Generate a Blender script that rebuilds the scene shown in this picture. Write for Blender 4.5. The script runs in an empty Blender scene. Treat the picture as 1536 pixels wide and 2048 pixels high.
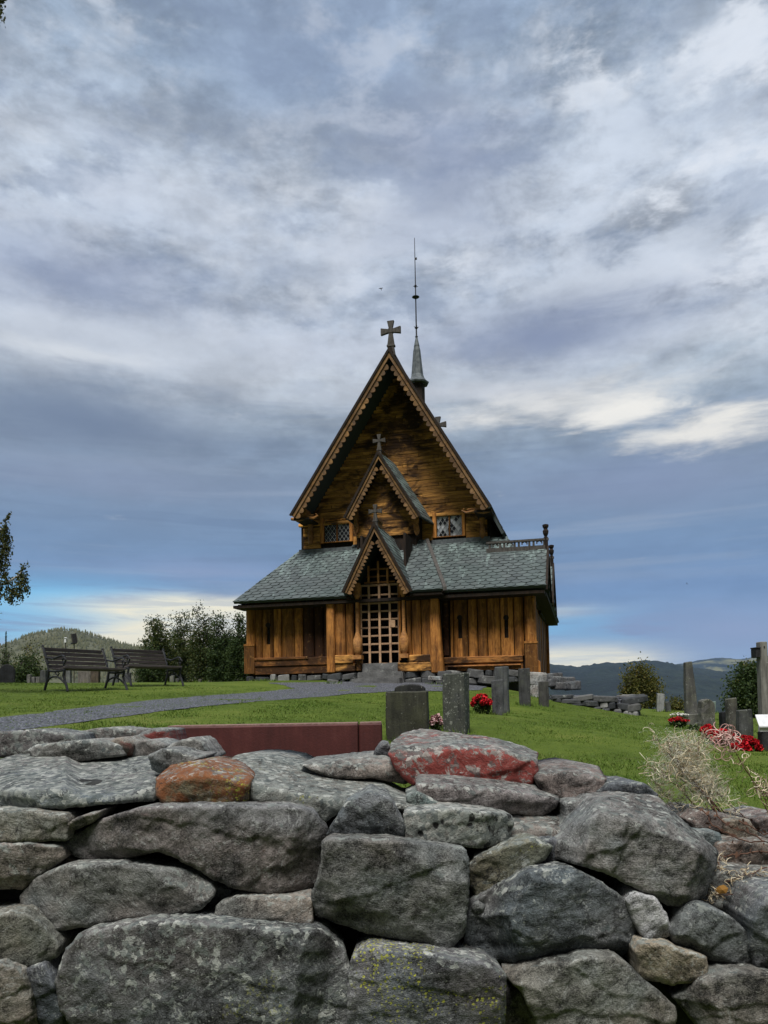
import bpy, bmesh, math, random
import numpy as np
from mathutils import Vector, Matrix, noise
from mathutils.geometry import delaunay_2d_cdt

SC = bpy.context.scene
COL = SC.collection
R = math.radians

# ------------------------------------------------------------------ camera
F_PX, W_PX, H_PX = 1538.0, 1536.0, 2048.0
HOR = 1400.0                                   # row of the true horizon at the middle column
TILT, ROLL = R(3.0), R(1.0)
EYE = Vector((0.0, 0.0, 1.5))
PY0 = HOR - F_PX * math.tan(TILT)              # row the optical axis meets
cF = Vector((0, math.cos(TILT), math.sin(TILT)))
_u0 = Vector((0, -math.sin(TILT), math.cos(TILT)))
_r0 = Vector((1, 0, 0))
cR = _r0 * math.cos(ROLL) - _u0 * math.sin(ROLL)
cU = _u0 * math.cos(ROLL) + _r0 * math.sin(ROLL)

cam_data = bpy.data.cameras.new("camera")
cam = bpy.data.objects.new("camera", cam_data)
COL.objects.link(cam)
cam.matrix_world = Matrix(((cR.x, cU.x, -cF.x, EYE.x), (cR.y, cU.y, -cF.y, EYE.y), (cR.z, cU.z, -cF.z, EYE.z), (0, 0, 0, 1)))
cam_data.sensor_fit = 'VERTICAL'
cam_data.sensor_height = 24.0
cam_data.sensor_width = 18.0
cam_data.lens = 24.0 * F_PX / H_PX
cam_data.shift_y = (PY0 - H_PX / 2) / H_PX
cam_data.clip_start = 0.05
cam_data.clip_end = 30000
SC.camera = cam

def ray(px, py):
    return cF + cR * ((px - W_PX / 2) / F_PX) + cU * ((PY0 - py) / F_PX)

def at(px, py, d):
    """world point seen at photo pixel (px, py) at distance d along the view axis"""
    return EYE + ray(px, py) * d

# ------------------------------------------------------------------ shader helpers
class NT:
    """tiny expression layer over a node tree"""
    def __init__(s, tree):
        s.t = tree; s.n = tree.nodes; s.l = tree.links
        s.n.clear()
    def new(s, kind, **kw):
        nd = s.n.new(kind)
        for k, v in kw.items(): setattr(nd, k, v)
        return nd
    def put(s, sock, v):
        if v is None: return
        if isinstance(v, X): s.l.new(v.o, sock)
        elif isinstance(v, bpy.types.NodeSocket): s.l.new(v, sock)
        else:
            if isinstance(v, (tuple, list)) and len(v) == 3 and sock.type == 'RGBA': v = (*v, 1)
            sock.default_value = v
    def math(s, op, a, b=None, c=None, clamp=False):
        nd = s.new('ShaderNodeMath', operation=op, use_clamp=clamp)
        s.put(nd.inputs[0], a); s.put(nd.inputs[1], b); s.put(nd.inputs[2], c)
        return X(s, nd.outputs[0])
    def vmath(s, op, a, b=None, scale=None):
        nd = s.new('ShaderNodeVectorMath', operation=op)
        s.put(nd.inputs[0], a); s.put(nd.inputs[1], b)
        if scale is not None: s.put(nd.inputs['Scale'], scale)
        return X(s, nd.outputs['Value' if op in ('LENGTH', 'DOT_PRODUCT', 'DISTANCE') else 'Vector'])
    def mix(s, f, a, b, blend='MIX'):
        nd = s.new('ShaderNodeMix', data_type='RGBA', blend_type=blend)
        s.put(nd.inputs[0], f); s.put(nd.inputs[6], a); s.put(nd.inputs[7], b)
        return X(s, nd.outputs[2])
    def sep(s, v):
        nd = s.new('ShaderNodeSeparateXYZ'); s.put(nd.inputs[0], v)
        return [X(s, o) for o in nd.outputs]
    def comb(s, x, y, z):
        nd = s.new('ShaderNodeCombineXYZ')
        for i, v in enumerate((x, y, z)): s.put(nd.inputs[i], v)
        return X(s, nd.outputs[0])
    def noise(s, v, scale=5, detail=4, rough=.5, dist=0, out=0):
        nd = s.new('ShaderNodeTexNoise')
        s.put(nd.inputs['Vector'], v); s.put(nd.inputs['Scale'], scale); s.put(nd.inputs['Detail'], detail)
        s.put(nd.inputs['Roughness'], rough); s.put(nd.inputs['Distortion'], dist)
        return X(s, nd.outputs[out])
    def voro(s, v, scale=5, feature='F1', rand=1.0, out=0):
        nd = s.new('ShaderNodeTexVoronoi', feature=feature)
        s.put(nd.inputs['Vector'], v); s.put(nd.inputs['Scale'], scale); s.put(nd.inputs['Randomness'], rand)
        return X(s, nd.outputs[out])
    def step(s, v, a, b):
        """smooth 0..1 as v goes a..b"""
        nd = s.new('ShaderNodeMapRange', interpolation_type='SMOOTHSTEP')
        s.put(nd.inputs[0], v); s.put(nd.inputs[1], a); s.put(nd.inputs[2], b)
        return X(s, nd.outputs[0])
    def lin(s, v, a, b, c, d):
        nd = s.new('ShaderNodeMapRange')
        for i, q in enumerate((v, a, b, c, d)): s.put(nd.inputs[i], q)
        return X(s, nd.outputs[0])
    def ramp(s, v, stops):
        nd = s.new('ShaderNodeValToRGB'); s.put(nd.inputs[0], v)
        cr = nd.color_ramp
        while len(cr.elements) < len(stops): cr.elements.new(0.5)
        for e, (p, c) in zip(cr.elements, stops):
            e.position = p; e.color = (*c, 1) if len(c) == 3 else c
        return X(s, nd.outputs[0])
    def scl(s, v, k):
        return s.vmath('MULTIPLY', v, (k if isinstance(k, tuple) else (k, k, k)))
    def coord(s, kind='Object'):
        return X(s, s.new('ShaderNodeTexCoord').outputs[kind])
    def island(s):
        return X(s, s.new('ShaderNodeNewGeometry').outputs['Random Per Island'])
    def normal(s):
        return X(s, s.new('ShaderNodeNewGeometry').outputs['Normal'])
    def orand(s):
        return X(s, s.new('ShaderNodeObjectInfo').outputs['Random'])
    def attr(s, name, out='Fac'):
        nd = s.new('ShaderNodeAttribute', attribute_type='OBJECT', attribute_name=name)
        return X(s, nd.outputs[out])

class X:
    def __init__(s, nt, o): s.nt = nt; s.o = o
    def _m(s, op, b): return s.nt.math(op, s, b)
    def __add__(s, b): return s._m('ADD', b)
    def __sub__(s, b): return s._m('SUBTRACT', b)
    def __mul__(s, b): return s._m('MULTIPLY', b)
    def __truediv__(s, b): return s._m('DIVIDE', b)
    __radd__ = __add__; __rmul__ = __mul__
    def __rsub__(s, b): return s.nt.math('SUBTRACT', b, s)

def srgb(r, g, b):
    f = lambda c: (c / 255 / 12.92) if c / 255 <= .04045 else ((c / 255 + .055) / 1.055) ** 2.4
    return (f(r), f(g), f(b))

def material(name, fn, disp=False):
    m = bpy.data.materials.new(name)
    m.use_nodes = True
    t = NT(m.node_tree)
    out = t.new('ShaderNodeOutputMaterial')
    b = t.new('ShaderNodeBsdfPrincipled')
    t.l.new(b.outputs[0], out.inputs[0])
    b.inputs['Roughness'].default_value = .85
    b.inputs['Specular IOR Level'].default_value = .25
    r = fn(t, b)
    if isinstance(r, bpy.types.NodeSocket): t.l.new(r, out.inputs[0])
    return m

def bump(t, b, h, strength=.4, dist=.02):
    nd = t.new('ShaderNodeBump')
    nd.inputs['Strength'].default_value = strength
    nd.inputs['Distance'].default_value = dist
    t.put(nd.inputs['Height'], h)
    t.l.new(nd.outputs[0], b.inputs['Normal'])

# ------------------------------------------------------------------ sky: Nishita air behind a broken cloud deck
SUN_EL, SUN_AZ = R(62), R(194)                  # azimuth from +Y, clockwise: behind the viewer, to the left
world = bpy.data.worlds.new("World")
SC.world = world
world.use_nodes = True
def build_sky():
    t = NT(world.node_tree)
    out = t.new('ShaderNodeOutputWorld')
    bg = t.new('ShaderNodeBackground')
    bg.inputs['Strength'].default_value = 0.1
    t.l.new(bg.outputs[0], out.inputs[0])
    sky = t.new('ShaderNodeTexSky', sky_type='NISHITA', sun_disc=False, sun_elevation=SUN_EL, sun_rotation=SUN_AZ)
    sky.air_density = 1.0; sky.dust_density = 1.5
    d = t.vmath('NORMALIZE', t.coord('Generated'))
    x, y, z = t.sep(d)
    az = t.math('ARCTAN2', x, y) * (180 / math.pi)
    el0 = t.math('ARCSINE', z) * (180 / math.pi)
    zz = t.math('MAXIMUM', z, 0.0)
    # cloud deck seen in perspective: coordinates on a plane overhead
    q = t.comb(x / (zz + .16), y / (zz + .16), .0)
    wn = t.noise(t.scl(q, (1.1, 1.1, 1)), 1.6, 3, .5)
    streak = t.noise(t.comb(az * .030, el0 * .16, 3.1), 1.0, 5, .55, 0.4)
    streak2 = t.noise(t.comb(az * .07, el0 * .42, 8.7), 1.0, 5, .6, .5)
    warp = (streak - .5) * 9.0 * t.step(el0, 6, 22) + (streak2 - .5) * 2.2
    el = el0 + warp
    S = srgb
    base = t.ramp(t.math('DIVIDE', el, 60.0, clamp=True), [
        (.000, S(156, 180, 212)), (.060, S(140, 168, 202)), (.120, S(120, 150, 190)), (.190, S(120, 147, 180)),
        (.250, S(131, 151, 176)), (.310, S(140, 156, 174)), (.345, S(162, 175, 188)), (.385, S(190, 199, 209)),
        (.430, S(180, 190, 204)), (.500, S(172, 184, 200)), (.560, S(188, 198, 211)), (.620, S(174, 187, 203)),
        (.680, S(152, 170, 191)), (.740, S(141, 160, 185)), (1.0, S(160, 173, 194))])
    # cellular cloud relief
    c1 = t.noise(q, 2.1, 8, .58, .1)
    c2 = t.noise(t.vmath('ADD', t.scl(q, (1.0, .8, 1)), (7.3, 2.1, 0)), 6.0, 8, .62, .15)
    # small puffs, flattened, at a steady angular size
    c3 = t.noise(t.comb(az * .10, el0 * .24, 5.5), 1.6, 9, .60, .1)
    relief = t.step(c1 * .36 + c2 * .24 + c3 * .40, .41, .60)
    hi = t.step(el0, 12, 24)
    c4 = t.step(t.noise(t.comb(az * .30, el0 * .55, 3.3), 1.7, 6, .62, .2), .36, .64)
    lum = 1.0 + (relief - .5) * (hi * .46 + .10) + (c4 - .5) * hi * .13
    col = t.vmath('MULTIPLY', base, t.comb(lum * 1.0, lum * .995, lum * .985 + .015))
    # bright broken edges between the puffs, and thin grey layers lower down
    pf = t.noise(t.comb(az * .085, el0 * .19, 9.9), 2.0, 9, .60, .12)
    pf2 = t.noise(t.comb(az * .045 + 3.0, el0 * .085, 1.2), 1.6, 5, .6, .4)
    col = t.mix(t.step(pf, .47, .66) * t.step(pf2, .36, .58) * t.step(el0, 18, 27) * (.50 + t.step(az, -4, 16) * .42), col, S(228, 234, 243))
    col = t.mix((1.0 - t.step(pf, .34, .50)) * t.step(el0, 18, 27) * .50, col, S(128, 144, 170))
    ly = t.noise(t.comb(az * .028, el0 * .55, 6.6), 1.0, 7, .6, .3)
    low = t.step(el0, 7, 10) * (1.0 - t.step(el0, 19, 25))
    col = t.mix(t.step(ly, .52, .66) * low * .40, col, S(158, 172, 192))
    col = t.mix((1.0 - t.step(ly, .34, .48)) * low * .40, col, S(104, 126, 158))
    def blob(a, e, sa, se, w=1.0):
        da = (az + (streak2 - .5) * 10.0 * w - a) / sa
        de = (el0 + (streak2 - .5) * 2.6 * w - e) / se
        return t.math('EXPONENT', (da * da + de * de) * -1.0)
    def tintto(col, f, c): return t.mix(t.math('MINIMUM', f, 1.0), col, c)
    fine = t.step(t.noise(t.comb(az * .10, el0 * .30, 1.7), 1.3, 7, .62, .8), .36, .62)
    fine_q = t.step(t.noise(t.comb(az * .075, el0 * .14, 2.2), 1.9, 9, .64, .3), .40, .62)
    # brighter and darker masses
    col = tintto(col, blob(-20, 24.3, 14, 1.9) * .75, S(204, 212, 224))
    col = tintto(col, blob(-3, 26.0, 9, 2.4) * fine_q * .7, S(206, 214, 228))
    col = tintto(col, blob(16, 35, 11, 5.5) * fine_q * .85, S(214, 224, 238))
    col = tintto(col, blob(-23, 33, 9, 4.5) * fine_q * .75, S(206, 215, 230))
    col = tintto(col, blob(2, 31, 12, 2.6) * fine_q * .65, S(206, 214, 228))
    col = tintto(col, blob(20, 27.5, 9, 3.0) * fine_q * .8, S(214, 222, 234))
    col = tintto(col, blob(5, 36, 6, 4) * .65, S(140, 153, 182))
    col = tintto(col, blob(-6, 41, 9, 4) * .55, S(136, 152, 180))
    col = tintto(col, blob(-22, 28, 9, 2.2) * .6, S(140, 152, 180))
    col = tintto(col, blob(13.5, 25.2, 8, 1.8) * .9, S(134, 147, 176))
    col = tintto(col, blob(-21, 19.5, 13, 2.6) * .95, S(116, 132, 157))
    col = tintto(col, blob(-21, 15.5, 12, 1.4) * .5, S(140, 152, 178))
    col = tintto(col, blob(20, 15.0, 9, 2.2) * .7, S(134, 149, 180))
    # the lit cloud edge to the right
    edge = t.noise(t.comb(az * .09, el0 * .34, 12.5), 1.7, 9, .62, .25)
    b1 = blob(13, 20.6, 10, 1.7, .5); b2 = blob(24, 17.9, 7, 1.35, .5)
    col = tintto(col, t.step(b1 + (edge - .5) * 1.6, .25, 1.05) * .9, S(232, 232, 230))
    col = tintto(col, t.step(b2 + (edge - .5) * 1.6, .25, 1.0) * .95, S(240, 238, 232))
    col = tintto(col, t.step(blob(17.5, 19.6, 4.5, 1.0, .4) + (edge - .5) * 1.2, .30, 1.0) * .9, S(246, 244, 238))
    col = tintto(col, t.step(blob(-22, 23.6, 9, .9, .6) + (edge - .5) * 1.2, .35, 1.1) * .7, S(222, 227, 233))
    col = tintto(col, blob(6, 22.0, 12, .9, .8) * .6, S(212, 216, 224))
    # long low lens of paler cloud, then the clear slot over the horizon
    col = tintto(col, blob(-13.5, 9.6, 6.5, .9, .4) * .55, S(146, 163, 198))
    clear = X(t, sky.outputs[0])
    slot_n = t.step(t.noise(t.comb(az * .05, el0 * .55, 4.4), 1.6, 6, .6, .6), .40, .58)
    slot_l = blob(-24, 5.8, 9.5, 2.2, .5) * 2.2
    slot_r = blob(12.5, 4.2, 5.5, 1.8, .4) * 1.9
    slot = t.math('MINIMUM', slot_l + slot_r, 1.0)
    air = t.mix(.8, t.vmath('MULTIPLY', clear, (.12, .12, .12)), S(112, 198, 246))
    col = t.mix(slot * (slot_n * .75 + .22), col, air)
    cream = t.math('MINIMUM', blob(-14.5, 4.2, 7.0, 1.8, .5) * 2.0 + blob(-12, 6.9, 8.0, .8, .5) * 1.8 + blob(13.0, 2.7, 5.5, .9, .3) * 2.2 + blob(-23, 3.2, 7, .7, .3) * .9 + blob(11.5, 6.2, 4, .45, .4) * .5, 1.0)
    col = t.mix(cream * (slot_n * .40 + .62), col, S(254, 247, 220))
    # grey-violet puffs low on the right
    col = tintto(col, blob(19.5, 4.8, 6, 1.3, .7) * 1.1 * slot_n, S(136, 157, 193))
    col = tintto(col, blob(25, 4.2, 5, 1.2, .5) * .9, S(148, 166, 200))
    # the sky behind the viewer is greyed and dimmed to deepen shade under the eaves
    back = t.step(y, .25, -.65)
    up = t.step(el0, 44, 75)
    gain = 1.0 - back * .80 * (1.0 - up * .5)
    gray = t.mix(back, col, S(206, 212, 222))
    col = t.vmath('SCALE', gray, scale=gain * 10.0)
    below = t.step(el0, -1.0, -3.0)
    col = t.mix(below, col, (.4, .5, .5))
    t.put(bg.inputs['Color'], col)
build_sky()

sun_data = bpy.data.lights.new("sun", 'SUN')
sun_data.energy = 5.0
sun_data.angle = R(24)
sun_data.color = (1.0, .975, .94)
sun = bpy.data.objects.new("sun", sun_data)
COL.objects.link(sun)
_sd = Vector((math.sin(SUN_AZ) * math.cos(SUN_EL), math.cos(SUN_AZ) * math.cos(SUN_EL), math.sin(SUN_EL)))
sun.rotation_euler = _sd.to_track_quat('Z', 'Y').to_euler()

vs = SC.view_settings
vs.view_transform = 'Standard'; vs.look = 'None'; vs.exposure = 0.0; vs.gamma = 1.0; vs.use_curve_mapping = False
SC.cycles.use_denoising = True
SC.cycles.max_bounces = 6
SC.cycles.volume_bounces = 0

# ------------------------------------------------------------------ object helpers
def tag(o, label=None, cat=None, group=None, kind=None):
    if label: o['label'] = label
    if cat: o['category'] = cat
    if group: o['group'] = group
    if kind: o['kind'] = kind
    return o

def empty(name, loc=(0, 0, 0), rz=0.0, label=None, cat=None, group=None):
    o = bpy.data.objects.new(name, None); COL.objects.link(o)
    o.location = loc; o.rotation_euler = (0, 0, rz); o.empty_display_size = .2
    return tag(o, label, cat, group)

def mesh_np(name, V, Fc, mat, parent=None, smooth=False, mats=None, midx=None):
    V = np.asarray(V, dtype=np.float32); Fc = np.asarray(Fc, dtype=np.int32)
    k = Fc.shape[1]
    me = bpy.data.meshes.new(name)
    me.vertices.add(len(V)); me.vertices.foreach_set('co', V.ravel())
    me.loops.add(Fc.size); me.loops.foreach_set('vertex_index', Fc.ravel())
    me.polygons.add(len(Fc))
    me.polygons.foreach_set('loop_start', np.arange(0, Fc.size, k, dtype=np.int32))
    if midx is not None: me.polygons.foreach_set('material_index', np.asarray(midx, dtype=np.int32))
    if smooth: me.polygons.foreach_set('use_smooth', np.ones(len(Fc), dtype=bool))
    me.update(calc_edges=True); me.validate()
    for m in (mats or [mat]): me.materials.append(m)
    o = bpy.data.objects.new(name, me); COL.objects.link(o)
    if parent: o.parent = parent
    return o

class MB:
    """collects shapes; build() links them as ONE mesh object"""
    def __init__(s): s.v = []; s.f = []
    def add(s, vs, fs):
        n = len(s.v); s.v += [tuple(p) for p in vs]; s.f += [[i + n for i in q] for q in fs]; return s
    def box(s, x0, x1, y0, y1, z0, z1, M=None):
        P = [Vector(p) for p in ((x0, y0, z0), (x1, y0, z0), (x1, y1, z0), (x0, y1, z0), (x0, y0, z1), (x1, y0, z1), (x1, y1, z1), (x0, y1, z1))]
        if M: P = [M @ p for p in P]
        return s.add(P, [(0, 3, 2, 1), (4, 5, 6, 7), (0, 1, 5, 4), (1, 2, 6, 5), (2, 3, 7, 6), (3, 0, 4, 7)])
    def prism(s, pts, axis, a, b):
        """2-D outline pts extruded along an axis: 'y' takes (x, z), 'x' takes (y, z), 'z' takes (x, y)"""
        mk = {'y': lambda p, t: (p[0], t, p[1]), 'x': lambda p, t: (t, p[0], p[1]), 'z': lambda p, t: (p[0], p[1], t)}[axis]
        n = len(pts)
        V = [mk(p, a) for p in pts] + [mk(p, b) for p in pts]
        Fs = [list(range(n))[::-1], list(range(n, 2 * n))] + [(i, (i + 1) % n, (i + 1) % n + n, i + n) for i in range(n)]
        return s.add(V, Fs)
    def lathe(s, prof, cx, cy, n=14, z0=0.0, cap=True):
        V = []; Fs = []
        for r, z in prof:
            for k in range(n):
                a = 2 * math.pi * k / n
                V.append((cx + r * math.cos(a), cy + r * math.sin(a), z0 + z))
        for j in range(len(prof) - 1):
            for k in range(n):
                Fs.append((j * n + k, j * n + (k + 1) % n, (j + 1) * n + (k + 1) % n, (j + 1) * n + k))
        if cap:
            Fs.append(tuple(range(n))[::-1]); Fs.append(tuple(range((len(prof) - 1) * n, len(prof) * n)))
        return s.add(V, Fs)
    def tube(s, pts, rad, n=6):
        pts = [Vector(p) for p in pts]
        if not isinstance(rad, (list, tuple)): rad = [rad] * len(pts)
        V = []; Fs = []
        up = Vector((0.13, 0.2, 1)).normalized()
        for i, p in enumerate(pts):
            t = (pts[min(i + 1, len(pts) - 1)] - pts[max(i - 1, 0)])
            if t.length < 1e-9: t = Vector((0, 0, 1))
            t.normalize()
            a = t.cross(up)
            if a.length < .05: a = t.cross(Vector((1, 0, 0)))
            a.normalize(); b = t.cross(a)
            for k in range(n):
                w = 2 * math.pi * k / n
                V.append(p + (a * math.cos(w) + b * math.sin(w)) * rad[i])
        for i in range(len(pts) - 1):
            for k in range(n):
                Fs.append((i * n + k, i * n + (k + 1) % n, (i + 1) * n + (k + 1) % n, (i + 1) * n + k))
        Fs.append(tuple(range(n))[::-1]); Fs.append(tuple(range((len(pts) - 1) * n, len(pts) * n)))
        return s.add(V, Fs)
    def build(s, name, mat, parent=None, smooth=False, bevel=0.0, loc=None):
        me = bpy.data.meshes.new(name)
        me.from_pydata(s.v, [], s.f)
        bm = bmesh.new(); bm.from_mesh(me)
        if bevel:
            es = [e for e in bm.edges if len(e.link_faces) == 2 and e.calc_face_angle(0) > .6]
            bmesh.ops.bevel(bm, geom=es, offset=bevel, segments=1, affect='EDGES', clamp_overlap=True)
        bmesh.ops.triangulate(bm, faces=[f for f in bm.faces if len(f.verts) > 4])
        bmesh.ops.recalc_face_normals(bm, faces=bm.faces)
        if smooth:
            for f in bm.faces: f.smooth = True
            for e in bm.edges:
                if len(e.link_faces) == 2 and e.calc_face_angle(0) > .7: e.smooth = False
        bm.to_mesh(me); bm.free()
        me.materials.append(mat)
        o = bpy.data.objects.new(name, me); COL.objects.link(o)
        if loc is not None: o.location = loc
        if parent: o.parent = parent
        return o

def copy_tree(o, parent=None):
    c = o.copy(); COL.objects.link(c); c.parent = parent
    for ch in [k for k in SC.objects if k.parent == o]: copy_tree(ch, c)
    return c
# ------------------------------------------------------------------ ground surface
_ctl = [  # photo pixel and distance of points read off the lawn
    (0, 1366, 18.5), (200, 1368, 18.5), (350, 1367, 20), (480, 1363, 22), (-250, 1368, 17),
    (0, 1418, 10.6), (0, 1462, 7.2), (300, 1408, 12.0), (500, 1388, 16.0), (620, 1376, 19.0), (-250, 1440, 8.5),
    (430, 1442, 8.2), (700, 1432, 9.5), (150, 1478, 6.0), (450, 1490, 5.5), (700, 1490, 6.0),
    (760, 1366, 21.0), (880, 1368, 20.6), (1000, 1378, 20.0), (640, 1362, 22.0), (560, 1361, 23),
    (1000, 1436, 11.5), (920, 1466, 9.6), (820, 1486, 8.6), (1150, 1440, 14.0), (1050, 1412, 16.5), (1115, 1400, 18.5), (1268, 1430, 18.0), (1250, 1424, 21),
    (1200, 1480, 9.5), (1150, 1540, 6.6), (1300, 1560, 6.0), (1450, 1606, 4.6), (1280, 1610, 4.4), (1000, 1600, 4.6), (1750, 1600, 4.8),
    (1400, 1470, 11.5), (1345, 1421, 22.0), (1420, 1424, 22.0), (1530, 1428, 20), (1530, 1500, 9.6), (1700, 1440, 18),
    (700, 1600, 4.0), (300, 1600, 4.0), (0, 1570, 4.2), (-200, 1570, 4.2),
]
_P = [at(*c) for c in _ctl]
_pts = [(p.x, p.y, p.z) for p in _P]
_zb = at(494, 1352, 23).z
for X_, Y_, Z_ in ((-4, 26, _zb - .2), (3, 26, _zb - .2), (-4, 32, _zb - .5), (4, 32, _zb - .6), (8, 27, _zb - 1.3), (-12, 26, _zb - .35), (-20, 26, _zb - .6), (-16, 36, _zb - 1.6),
                   (0, 40, _zb - 2.2), (14, 30, .2), (22, 28, .0), (18, 40, -1.6), (-26, 18, 1.2), (24, 14, .5), (-14, 6, .9), (14, 5, .5), (0, 3.0, .75), (4, 3.0, .6), (-4, 3.0, .85), (30, 45, -4), (-32, 45, -4), (0, 52, -5)):
    _pts.append((X_, Y_, Z_))
_A = np.array(_pts)
def _phi(r2): return .5 * r2 * np.log(r2 + 1e-9)
def _solve():
    n = len(_A)
    d2 = ((_A[:, None, :2] - _A[None, :, :2]) ** 2).sum(2)
    K = _phi(d2) + np.eye(n) * .35
    Pm = np.c_[np.ones(n), _A[:, :2]]
    M = np.block([[K, Pm], [Pm.T, np.zeros((3, 3))]])
    return np.linalg.solve(M, np.r_[_A[:, 2], 0, 0, 0])
_W = _solve()
def ground_np(x, y):
    x = np.asarray(x, float); y = np.asarray(y, float)
    xc = np.clip(x, -30, 30); yc = np.clip(y, 2.6, 50)
    d2 = (xc[..., None] - _A[:, 0]) ** 2 + (yc[..., None] - _A[:, 1]) ** 2
    z = _phi(d2) @ _W[:-3] + _W[-3] + _W[-2] * xc + _W[-1] * yc
    r = np.hypot(x, y)
    far = np.clip((r - 40) / 260, 0, 1) ** .8
    z = z * (1 - np.clip((r - 34) / 40, 0, 1)) + np.clip((r - 34) / 40, 0, 1) * (-4 - 56 * far)
    out = np.clip((2.62 - y) / .12, 0, 1)
    return z * (1 - out) + out * (.03 * np.sin(x * 2.1))
def gz(x, y): return float(ground_np(np.array([x]), np.array([y]))[0])
def on_ground(px, py, d0=3.0, d1=40.0):
    """walk along the view ray until it meets the ground"""
    rd = ray(px, py); prev = d0
    ts = np.arange(d0, d1, .05)
    P = np.array([[EYE.x + rd.x * t, EYE.y + rd.y * t, EYE.z + rd.z * t] for t in ts])
    below = P[:, 2] < ground_np(P[:, 0], P[:, 1])
    k = int(np.argmax(below)) if below.any() else len(ts) - 1
    return Vector(P[k])
def stand(px, d):
    """ground point below column px at distance d"""
    p = at(px, HOR, d)
    return Vector((p.x, p.y, gz(p.x, p.y)))

def m_lawn(t, b):
    p = t.coord('Object')
    n1 = t.noise(p, .35, 4, .55)
    n2 = t.noise(p, 2.6, 5, .6, .4)
    n3 = t.noise(t.scl(p, (1, .55, 1)), 28, 4, .7)
    n4 = t.noise(p, 110, 2, .7)
    f = n1 * .40 + n2 * .34 + n3 * .26
    c = t.ramp(t.step(f, .30, .72), [(0, (.042, .062, .009)), (.35, (.068, .102, .014)), (.65, (.098, .135, .021)), (1, (.142, .155, .036))])
    c = t.mix(t.step(n4, .35, .75) * .5, c, (.028, .042, .008))
    dry = t.step(t.noise(t.vmath('ADD', p, (31, 7, 0)), 1.1, 5, .6, .5), .58, .78)
    c = t.mix(dry * .5, c, (.115, .105, .032))
    t.put(b.inputs['Base Color'], c)
    b.inputs['Roughness'].default_value = .95; b.inputs['Specular IOR Level'].default_value = .1
    bump(t, b, n3 * .6 + n4 * .5, .7, .03)
M_LAWN = material("lawn", m_lawn)

def m_gravel(t, b):
    p = t.coord('Object')
    v = t.voro(p, 42, out=1)
    vd = t.voro(p, 42)
    sp = t.sep(v)
    n = t.noise(p, 1.2, 4, .6)
    base = t.ramp(sp[0], [(0, (.045, .050, .062)), (.4, (.095, .103, .125)), (.8, (.16, .17, .20)), (1, (.30, .31, .34))])
    base = t.mix(t.step(n, .35, .7) * .45, base, (.11, .112, .12))
    base = t.mix(t.step(vd, .35, .75), base, (.025, .026, .03))
    t.put(b.inputs['Base Color'], base)
    bump(t, b, 1.0 - vd, .8, .02)
M_GRAVEL = material("gravel", m_gravel)

def build_ground():
    # one sheet: rings about the viewpoint, fine near, coarse to the horizon
    az = np.r_[np.linspace(-180, -42, 26)[:-1], np.linspace(-42, 42, 150), np.linspace(42, 180, 26)[1:]]
    rr = np.r_[[0.05, .6, 1.2, 1.9, 2.4, 2.6, 2.75], np.geomspace(2.9, 60, 120), np.geomspace(66, 9500, 26)]
    A, Rr = np.meshgrid(np.radians(az), rr)
    Xg = Rr * np.sin(A); Yg = Rr * np.cos(A)
    Zg = ground_np(Xg, Yg)
    nz = np.array([[noise.noise(Vector((x * 1.3, y * 1.3, 2))) for x, y in zip(ra, rb)] for ra, rb in zip(Xg, Yg)])
    Zg = Zg + nz * .02 * (Rr < 60)
    n, m = Xg.shape
    V = np.stack([Xg, Yg, Zg], -1).reshape(-1, 3)
    i = np.arange(n - 1)[:, None] * m + np.arange(m - 1)[None, :]
    Fc = np.stack([i, i + m, i + m + 1, i + 1], -1).reshape(-1, 4)
    o = mesh_np("lawn", V, Fc, M_LAWN, smooth=True)
    tag(o, kind='structure')
build_ground()

def draped(name, poly_px, mat, lift=.008, step=.16, world=None):
    """an irregular patch lying on the ground inside a photo outline"""
    pts = world or [on_ground(x, y) for x, y in poly_px]
    P = [Vector((p[0], p[1])) for p in pts]
    ring = []
    for a, c in zip(P, P[1:] + P[:1]):
        k = max(1, int((c - a).length / step))
        for j in range(k):
            q = a.lerp(c, j / k)
            w = noise.noise(Vector((q.x * 2.2, q.y * 2.2, 5))) * .13 + noise.noise(Vector((q.x * 7, q.y * 7, 1))) * .09
            q = q + Vector((w, w * .8)); ring.append(q)
    n = len(ring)
    x0, x1 = min(p.x for p in ring), max(p.x for p in ring); y0, y1 = min(p.y for p in ring), max(p.y for p in ring)
    inner = []
    ra = np.array([[p.x, p.y] for p in ring])
    for gx in np.arange(x0, x1, step * 1.6):
        for gy in np.arange(y0, y1, step * 1.6):
            if inside(ra, gx, gy): inner.append(Vector((gx, gy)))
    v, e, f, *_ = delaunay_2d_cdt(ring + inner, [(i, (i + 1) % n) for i in range(n)], [], 1, 1e-5)
    z = ground_np(np.array([p.x for p in v]), np.array([p.y for p in v])) + lift
    mb = MB(); mb.add([(p.x, p.y, zz) for p, zz in zip(v, z)], f)
    return tag(mb.build(name, mat, smooth=False), kind='structure')

def inside(poly, x, y):
    xs, ys = poly[:, 0], poly[:, 1]
    xj, yj = np.roll(xs, 1), np.roll(ys, 1)
    with np.errstate(divide='ignore', invalid='ignore'):
        c = ((ys > y) != (yj > y)) & (x < (xj - xs) * (y - ys) / (yj - ys) + xs)
    return bool(c.sum() % 2)

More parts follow.
